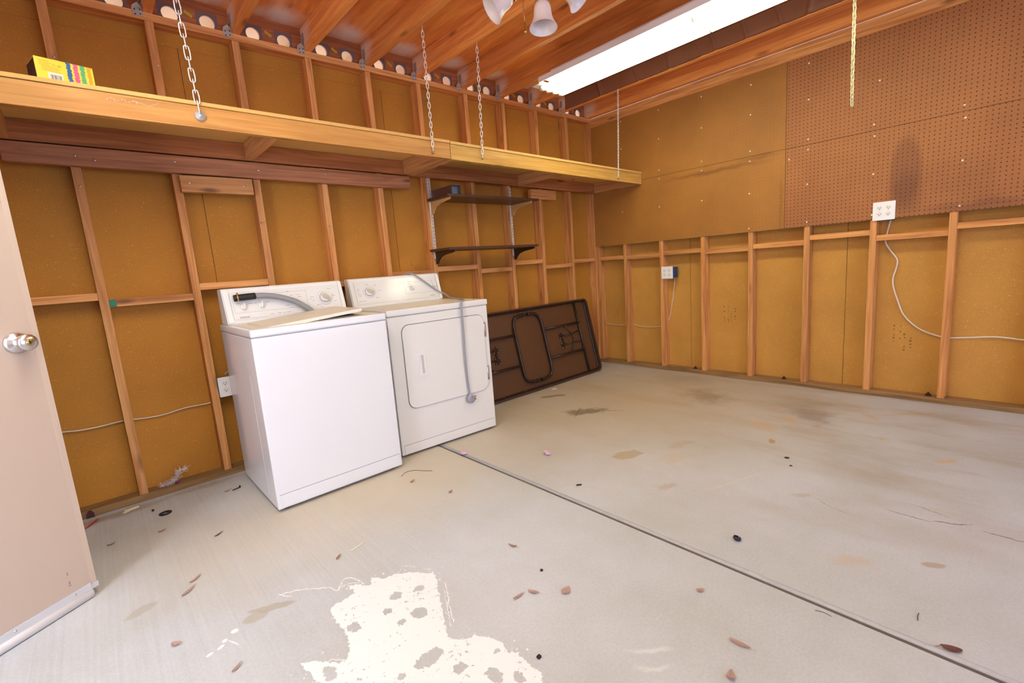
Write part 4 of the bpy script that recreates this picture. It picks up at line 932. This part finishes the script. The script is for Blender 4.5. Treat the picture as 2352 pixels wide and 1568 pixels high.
# ================================================================== OUTLETS AND CABLES
def receptacle(parent, M, x, y):
    r = obj('receptacle', MB().prism([(x+.0165*math.cos(a*PI/12), y+max(-.0125,min(.0125,.0165*math.sin(a*PI/12)))) for a in range(24)], .002, M @ Matrix.Translation((0,0,.0052)), bev=.0004), m_recep, parent)
    obj('slots', MB().box(x-.0075,x-.0052,y-.002,y+.006,.0073,.0075, M=M).box(x+.0052,x+.0075,y-.002,y+.006,.0073,.0075, M=M).prism([(x+.0028*math.cos(a*PI/5), y-.0075+.0028*math.sin(a*PI/5)) for a in range(10)], .0003, M @ Matrix.Translation((0,0,.0073))), m_slot, r)
def outlet(label, c, nrm, right, w, h, cols, rows_, box):
    t = thing('electrical_outlet', c, label, 'outlet', 'white outlets on the studs')
    up = Vector((0,0,1)); M = Matrix.Translation(c) @ rot_of(nrm, right)
    cp_ = obj('cover_plate', MB().prism(rrect(-w/2,w/2,-h/2,h/2,.004), .0055, M, bev=.0018), m_plate, t)
    for cx in cols:
        for cy in rows_: receptacle(cp_, M, cx, cy)
        obj('plate_screw', MB().lathe([(0,.0012),(.002,.001),(.003,0)], M @ Matrix.Translation((cx,0,.0055)), 10), m_screw, cp_)
    bx0,bx1,by0,by1,dep = box
    obj('outlet_box', MB().box(bx0,bx1,by0,by1,-dep,-.0003, M=M), m_blue, t)
    return t
outlet('white duplex outlet low on a stud left of the washer', Vector((-3.684,-.0935,.540)), (0,-1,0), (1,0,0), .070, .116, (0,), (.020,-.020), (-.0365,.034,-.046,.046,.06))
o1 = outlet('smaller-looking white four-socket outlet low on the right wall near the corner', Vector((-.0935,-.920,.953)), (-1,0,0), (0,-1,0), .116, .114, (-.024,.024), (.020,-.020), (-.010,.074,-.050,.050,.06))
o2 = outlet('white four-socket outlet at the lower edge of the pegboard', Vector((-.099,-2.546,1.306)), (-1,0,0), (0,-1,0), .122, .122, (-.024,.024), (.021,-.021), (-.0155,.05,-.066,.050,.065))
def cable(label, pts, r=.0042, mat=None):
    return tag(obj('cable', MB().tube(pts, r, 8, smooth_path=6, flat=(1.25,.75)), mat or m_cable), label, 'cable')
cable('white cable hanging in a long curve from the pegboard outlet', [(-.012,y,z) for y,z in ((-2.573,1.258),(-2.555,1.16),(-2.547,1.101),(-2.574,1.041),(-2.617,.97),(-2.614,.909),(-2.601,.848),(-2.604,.785),(-2.633,.684),(-2.667,.591),(-2.724,.519),(-2.791,.472),(-2.888,.441),(-2.984,.444),(-3.106,.457),(-3.184,.454),(-3.26,.446),(-3.5,.435),(-4.2,.45),(-5.2,.44),(-6.25,.45))])
cable('thin white cable from the corner up to the outlet near the corner', [(-.010,y,z) for y,z in ((-.012,.425),(-.078,.429),(-.208,.417),(-.358,.416),(-.456,.430),(-.549,.412),(-.663,.408),(-.774,.418),(-.852,.439),(-.893,.53),(-.923,.672),(-.940,.80),(-.952,.902))], .0036)
cable('white cable stapled low across the back wall, between door and washer', [(x,-.010,z) for x,z in ((-4.95,.47),(-4.6,.472),(-4.411,.455),(-4.351,.446),(-4.275,.443),(-4.191,.447),(-4.146,.446),(-4.063,.436),(-3.983,.435),(-3.889,.447),(-3.778,.445),(-3.74,.452))], .0042)
tag(obj('cable', MB().tube([(-3.664,-.03,.60),(-3.655,-.03,.612),(-3.62,-.035,.618),(-3.55,-.06,.60),(-3.5,-.08,.58)], .0045, 8, smooth_path=5), m_cord), 'grey cable running from behind the duplex outlet behind the washer', 'cable')

# ================================================================== YELLOW BOX ON THE SHELF
zS = 1.9605
cb = thing('crayon_box', (-4.212,-.615,zS), 'yellow cardboard crayon box with coloured stripes on the storage shelf', 'box', rotz=math.radians(13))
bw, bd, bh = .178, .115, .096
L_(MB().box(0,bw,0,bd,0,bh,bev=.0008), 'carton', m_byellow, cb)
L_(MB().box(-.0006,.0,.004,bd-.004,.006,bh-.006), 'end_panel', m_bpurple, cb)
mrk = MB()
for k in range(6): mrk.box(-.0009,-.0007,.02+k*.013,.026+k*.013,.02,.07)
L_(mrk, 'end_print', m_inkd, cb)
def wavy(x, w, mt, nm):
    mb = MB(); n = 26; Lp = []; Rp = []
    for i in range(n+1):
        z = bh*i/n; a = .0012*math.sin(i*2.3+x*90); Lp.append(mb.bm.verts.new((x+a+random.uniform(-.0018,.0018),-.0005,z))); Rp.append(mb.bm.verts.new((x+w+a+random.uniform(-.0018,.0018),-.0005,z)))
    for i in range(n): mb.bm.faces.new((Lp[i],Rp[i],Rp[i+1],Lp[i+1]))
    return L_(mb, nm, mt, cb)
wavy(.094,.014,m_bblue,'blue_stripe'); wavy(.116,.014,m_bpink,'pink_stripe'); wavy(.137,.014,m_bgreen,'green_stripe'); wavy(.159,.012,m_borange,'orange_stripe')
lb = L_(MB().box(.034,.078,-.0006,-.0001,.004,.046), 'barcode_label', m_paper, cb)
bcx = MB(); x = .040
while x < .073:
    w = random.choice((.0006,.0012,.0018)); bcx.box(x,x+w,-.0009,-.0007,.008,.038); x += w+random.choice((.0008,.0014))
L_(bcx, 'bars', m_inkd, lb)
tl = MB()
for k in range(5): tl.box(.012,.012+.03+.004*(k%3),-.0006,-.0002,.086-k*.0045,.0872-k*.0045)
for k in range(4): tl.box(.018,.018+.05+.006*(k%2),-.0006,-.0002,.064-k*.005,.0652-k*.005)
L_(tl, 'fine_print', plain('brown_print', S(206,166,50), .7), cb)
text('conformity_mark', 'CE', .009, Matrix(((1,0,0,.066),(0,0,-1,-.0004),(0,1,0,.071),(0,0,0,1))), m_inkd, cb)
L_(MB().lathe([(.0042,0),(.0042,.0004),(.0034,.0004),(.0034,0)], at((.056,-.0002,.0745),(0,-1,0)), 20), 'age_mark', plain('red_print', S(190,70,50), .6), cb)

# ================================================================== BITS ON THE FLOOR
def leaf(label, x, y, L=.05, wd=.016, rz=0, mat=None, curl=.006, stem=True):
    mb = MB(); n = 8; rows_ = []
    for i in range(n+1):
        t = i/n; hw_ = 1.0*wd*math.sin(PI*min(1,t*.92+.04))**.8*(1-.25*t); xx = (t-.5)*L; zc = .0015+curl*(2*t-1)**2*.6
        rows_.append([mb.bm.verts.new((xx,-hw_,zc+curl*.5)), mb.bm.verts.new((xx,0,zc)), mb.bm.verts.new((xx,hw_,zc+curl*.35))])
    for A, B in zip(rows_, rows_[1:]):
        for j in range(2): f = mb.bm.faces.new((A[j],A[j+1],B[j+1],B[j]))
    bmesh.ops.solidify(mb.bm, geom=mb.bm.faces[:], thickness=.0006)
    if stem: mb.tube([(L*.5,0,.002+curl*.5),(L*.62,.002,.002),(L*.75,.004,.0018)], .0007, 5)
    o = obj('dry_leaf', mb, mat or m_leaf, None, True); o.location = (x,y,.0005); o.rotation_euler = (0,0,rz)
    return tag(o, label, 'leaf', 'dry leaves on the floor')
leaf('long pink dry leaf on the floor right of the door, nearer the camera of two', -4.101,-1.214,.060,.009,.75)
leaf('long pink dry leaf on the floor right of the door, further of two', -4.069,-1.146,.050,.008,.72)
leaf('narrow pink dry leaf right of the paint patch, leftmost of three', -3.278,-2.157,.042,.007,-.05)
leaf('pink dry leaf right of the paint patch, middle of three', -3.227,-2.180,.040,.010,-1.1)
leaf('broad rosy dry leaf right of the paint patch, rightmost of three', -3.147,-2.259,.042,.017,.25)
leaf('slim pink dry leaf lying lengthwise in the foreground right of the paint patch', -2.979,-2.773,.058,.010,-1.5)
leaf('small rosy dry leaf alone on the middle of the front slab', -2.844,-2.588,.026,.012,-.6)
leaf('broad pink dry leaf on the floor in front of the door', -4.172,-1.502,.028,.013,-.9)
leaf('slim brown dry leaf left of the white stick', -3.619,-1.445,.034,.007,.75,m_leafb)
leaf('thin dry leaf at the bottom edge left of the paint patch', -4.053,-1.758,.036,.006,.7)
leaf('curled brown dry leaf beyond the paint patch', -3.094,-1.928,.036,.007,-1.2,m_leafb,.01)
leaf('tan dry leaf in front of the washer, left of the filler strip', -3.057,-1.071,.030,.009,.3,m_leafb,.01)
leaf('small tan dry leaf in front of the dryer near the filler strip', -2.987,-1.334,.030,.009,.4,m_leafb)
leaf('small brown dry leaf in the door\'s shadow nearest the door', -4.305,-.527,.026,.008,.2,m_leafb)
leaf('small dark dry leaf in the shade in front of the black rubber ring', -4.12,-.573,.028,.008,.2,m_leafb)
leaf('narrow dark leaf left of the washer\'s front corner', -3.933,-.833,.040,.005,.6,plain('dark_dry_leaf', S(96,74,58), .8))
leaf('crumpled pink leaf at the bottom edge of the picture, right foreground', -3.104,-2.800,.032,.013,.3,None,.012)
leaf('rust brown leaf caught on the grey filler strip', -2.617,-3.185,.046,.014,1.9,plain('rust_dry_leaf', S(140,96,84), .7))
leaf('small pink leaf beside the black screw, left of the washer', -3.80,-.333,.032,.009,.3)
def small(name, label, cat, mb, mat, loc=None, rz=0):
    o = obj(name, mb, mat, None, loc is not None)
    if loc: o.location = loc; o.rotation_euler = (0,0,rz)
    return tag(o, label, cat)
small('rubber_ring','black rubber ring lying on the floor left of the washer','ring', MB().lathe([(.0105,.0),(.027,.0),(.028,.004),(.022,.006),(.0105,.004),(.0105,0)], Matrix.Identity(4), 24), m_dark, (-4.085,-.364,.0003))
small('rubber_bit','tiny black bit on the floor behind the rubber ring','debris', MB().sphere((0,0,.006),.006,8), m_dark, (-4.129,-.28,.0003))
small('paper_scrap','yellowish torn paper scrap against the back wall sole plate','paper', MB().box(-.03,.03,-.012,.012,0,.003).box(-.045,-.02,-.016,.0,.001,.003, M=Matrix.Rotation(.3,4,'Z')), m_cream, (-4.209,-.150,.0005), .2)
rs = MB(); rs.tube([(-4.43,-.245,.004),(-4.39,-.225,.004),(-4.368,-.192,.006),(-4.345,-.165,.010)], .006, 6, smooth_path=4, flat=(1,.25))
small('plastic_strip','thin red plastic strip on the floor beside the door','strip', rs, m_red)
clp = MB(); clp.prism([(-.017,0),(.017,0),(.016,.02),(.006,.036),(-.004,.038),(-.014,.018)], .010, at((-4.372,-D-.0004,.002),(0,-1,0),(1,0,0)))
small('plastic_clip','dark brown clip standing against the sole plate beside the door','clip', clp, plain('dark_brown_clip', S(70,30,24), .5))
sc = MB(); sc.tube([(-.022,0,.0035),(.018,0,.0035)], .0028, 8).lathe([(0,0),(.007,0),(.007,.003),(0,.003)], at((.018,0,.0072),(1,0,0)), 12)
small('screw','black screw on the floor left of the washer','screw', sc, m_dark, (-3.757,-.347,.0003), .3)
small('wooden_stick','thin white stick on the floor in front of the washer','stick', MB().tube([(-3.562,-1.442,.0025),(-3.490,-1.422,.0025)], .0022, 6), m_cream)
small('string','thin dark string on the floor in front of the washer','string', MB().tube([(-3.063,-.960,.0015),(-3.015,-.930,.0015),(-2.965,-.950,.0015),(-2.935,-1.00,.0015),(-2.905,-1.035,.0015)], .0012, 5, smooth_path=5), m_twig)
def crumple(name, label, cat, loc, s, mat, seed):
    mb = MB(); bmesh.ops.create_icosphere(mb.bm, subdivisions=2, radius=s)
    for v in mb.bm.verts:
        v.co *= 1+.7*mnoise.noise(v.co*(2/s*.4)+Vector((seed,0,0))); v.co.z = v.co.z*.55+s*.5
        v.co.z = max(v.co.z, .0005)
    return small(name, label, cat, mb, mat, loc, seed)
crumple('candy_wrapper','crumpled lilac wrapper on the far side of the filler strip','wrapper',(-2.328,-1.392,.0003),.022,m_lilac,1.3)
crumple('candy_wrapper','small purple wrapper lying on the filler strip in front of the dryer','wrapper',(-2.655,-1.00,.0078),.017,m_lilac,2.7)
small('bottle_cap','dark bottle cap with silver rim lying on the floor mid right','bottle cap', MB().lathe([(0,.003),(.010,.003),(.0115,.011),(.014,.010),(.0145,.002),(.012,0),(0,0)], at((0,0,.003),(.25,-.2,1)), 18, 0), plain('dark_bottle_cap', S(60,50,70), .25, .6, var=.4, nscale=80), (-2.48,-2.557,.0003))
small('rubber_plug','round black dot of rubber on the floor beyond the rosy leaves','debris', MB().lathe([(0,0),(.0055,0),(.0055,.004),(0,.005)], Matrix.Identity(4), 12), m_dark, (-3.123,-2.118,.0003))
small('rubber_plug','squat black plug on the floor right of the paint patch','debris', MB().box(-.006,.006,-.005,.005,0,.007,bev=.0015), m_dark, (-3.408,-2.385,.0003))
small('paper_scrap','white paper scrap on the floor in front of the folding table','paper', MB().box(-.022,.022,-.013,.013,0,.0012, M=Matrix.Rotation(.02,4,'X')), m_paper, (-1.218,-.424,.0006), -.4)
small('rubber_bit','black bit on the floor beyond the filler strip, below the lilac wrapper','debris', MB().tube([(-.013,0,.004),(.013,.002,.004)], .0038, 8), m_dark, (-2.517,-1.793,.0003), -.7)
small('gum_spot','flat black spot on the far concrete, larger of two','debris', MB().lathe([(.013,0),(.011,.0016),(0,.002)], Matrix.Identity(4), 14), m_dark, (-1.57,-2.442,.0002))
small('gum_spot','flat black spot on the far concrete, smaller of two','debris', MB().lathe([(.008,0),(.007,.0014),(0,.0018)], Matrix.Identity(4), 14), m_dark, (-1.66,-2.49,.0002))
small('twig','thin green pine needle in the right foreground','twig', MB().tube([(-.02,0,.0015),(0,.003,.002),(.022,-.004,.0015)], .001, 5, smooth_path=4), plain('green_needle', S(96,104,70), .7), (-2.692,-2.903,.0003), -1.4)
small('twig','dark curved twig at the far right foreground','twig', MB().tube([(-.018,-.004,.0015),(0,.003,.002),(.018,.006,.0015)], .0011, 5, smooth_path=4), m_twig, (-2.527,-3.106,.0003), -.2)
# tuft of white tinsel on the sole plate
tn_ = thing('tinsel_garland', (-4.0,-.06,.0385), 'tuft of white tinsel garland on the sole plate left of the washer', 'garland')
core = [Vector(p) for p in ((-4.07,-.075,.050),(-4.035,-.07,.052),(-4.005,-.06,.056),(-3.985,-.05,.075),(-3.975,-.05,.10),(-3.935,-.05,.108))]
cpts = catmull(core, 12); tmb = MB(); rnd = random.Random(9)
tmb.tube(cpts, .0014, 5)
for p in cpts:
    for k in range(5):
        d = Vector((rnd.gauss(0,1),rnd.gauss(0,.6),rnd.gauss(0,1))).normalized()*rnd.uniform(.014,.028)
        q = p+d; q.z = max(q.z,.0395); q.y = min(q.y,-.004)
        tmb.tube([p,q], .0006, 3)
obj('tinsel', tmb, m_tinsel, tn_)
obj('bead', MB().sphere((-3.994,-.078,.0475),.009,12), m_purple, tn_)
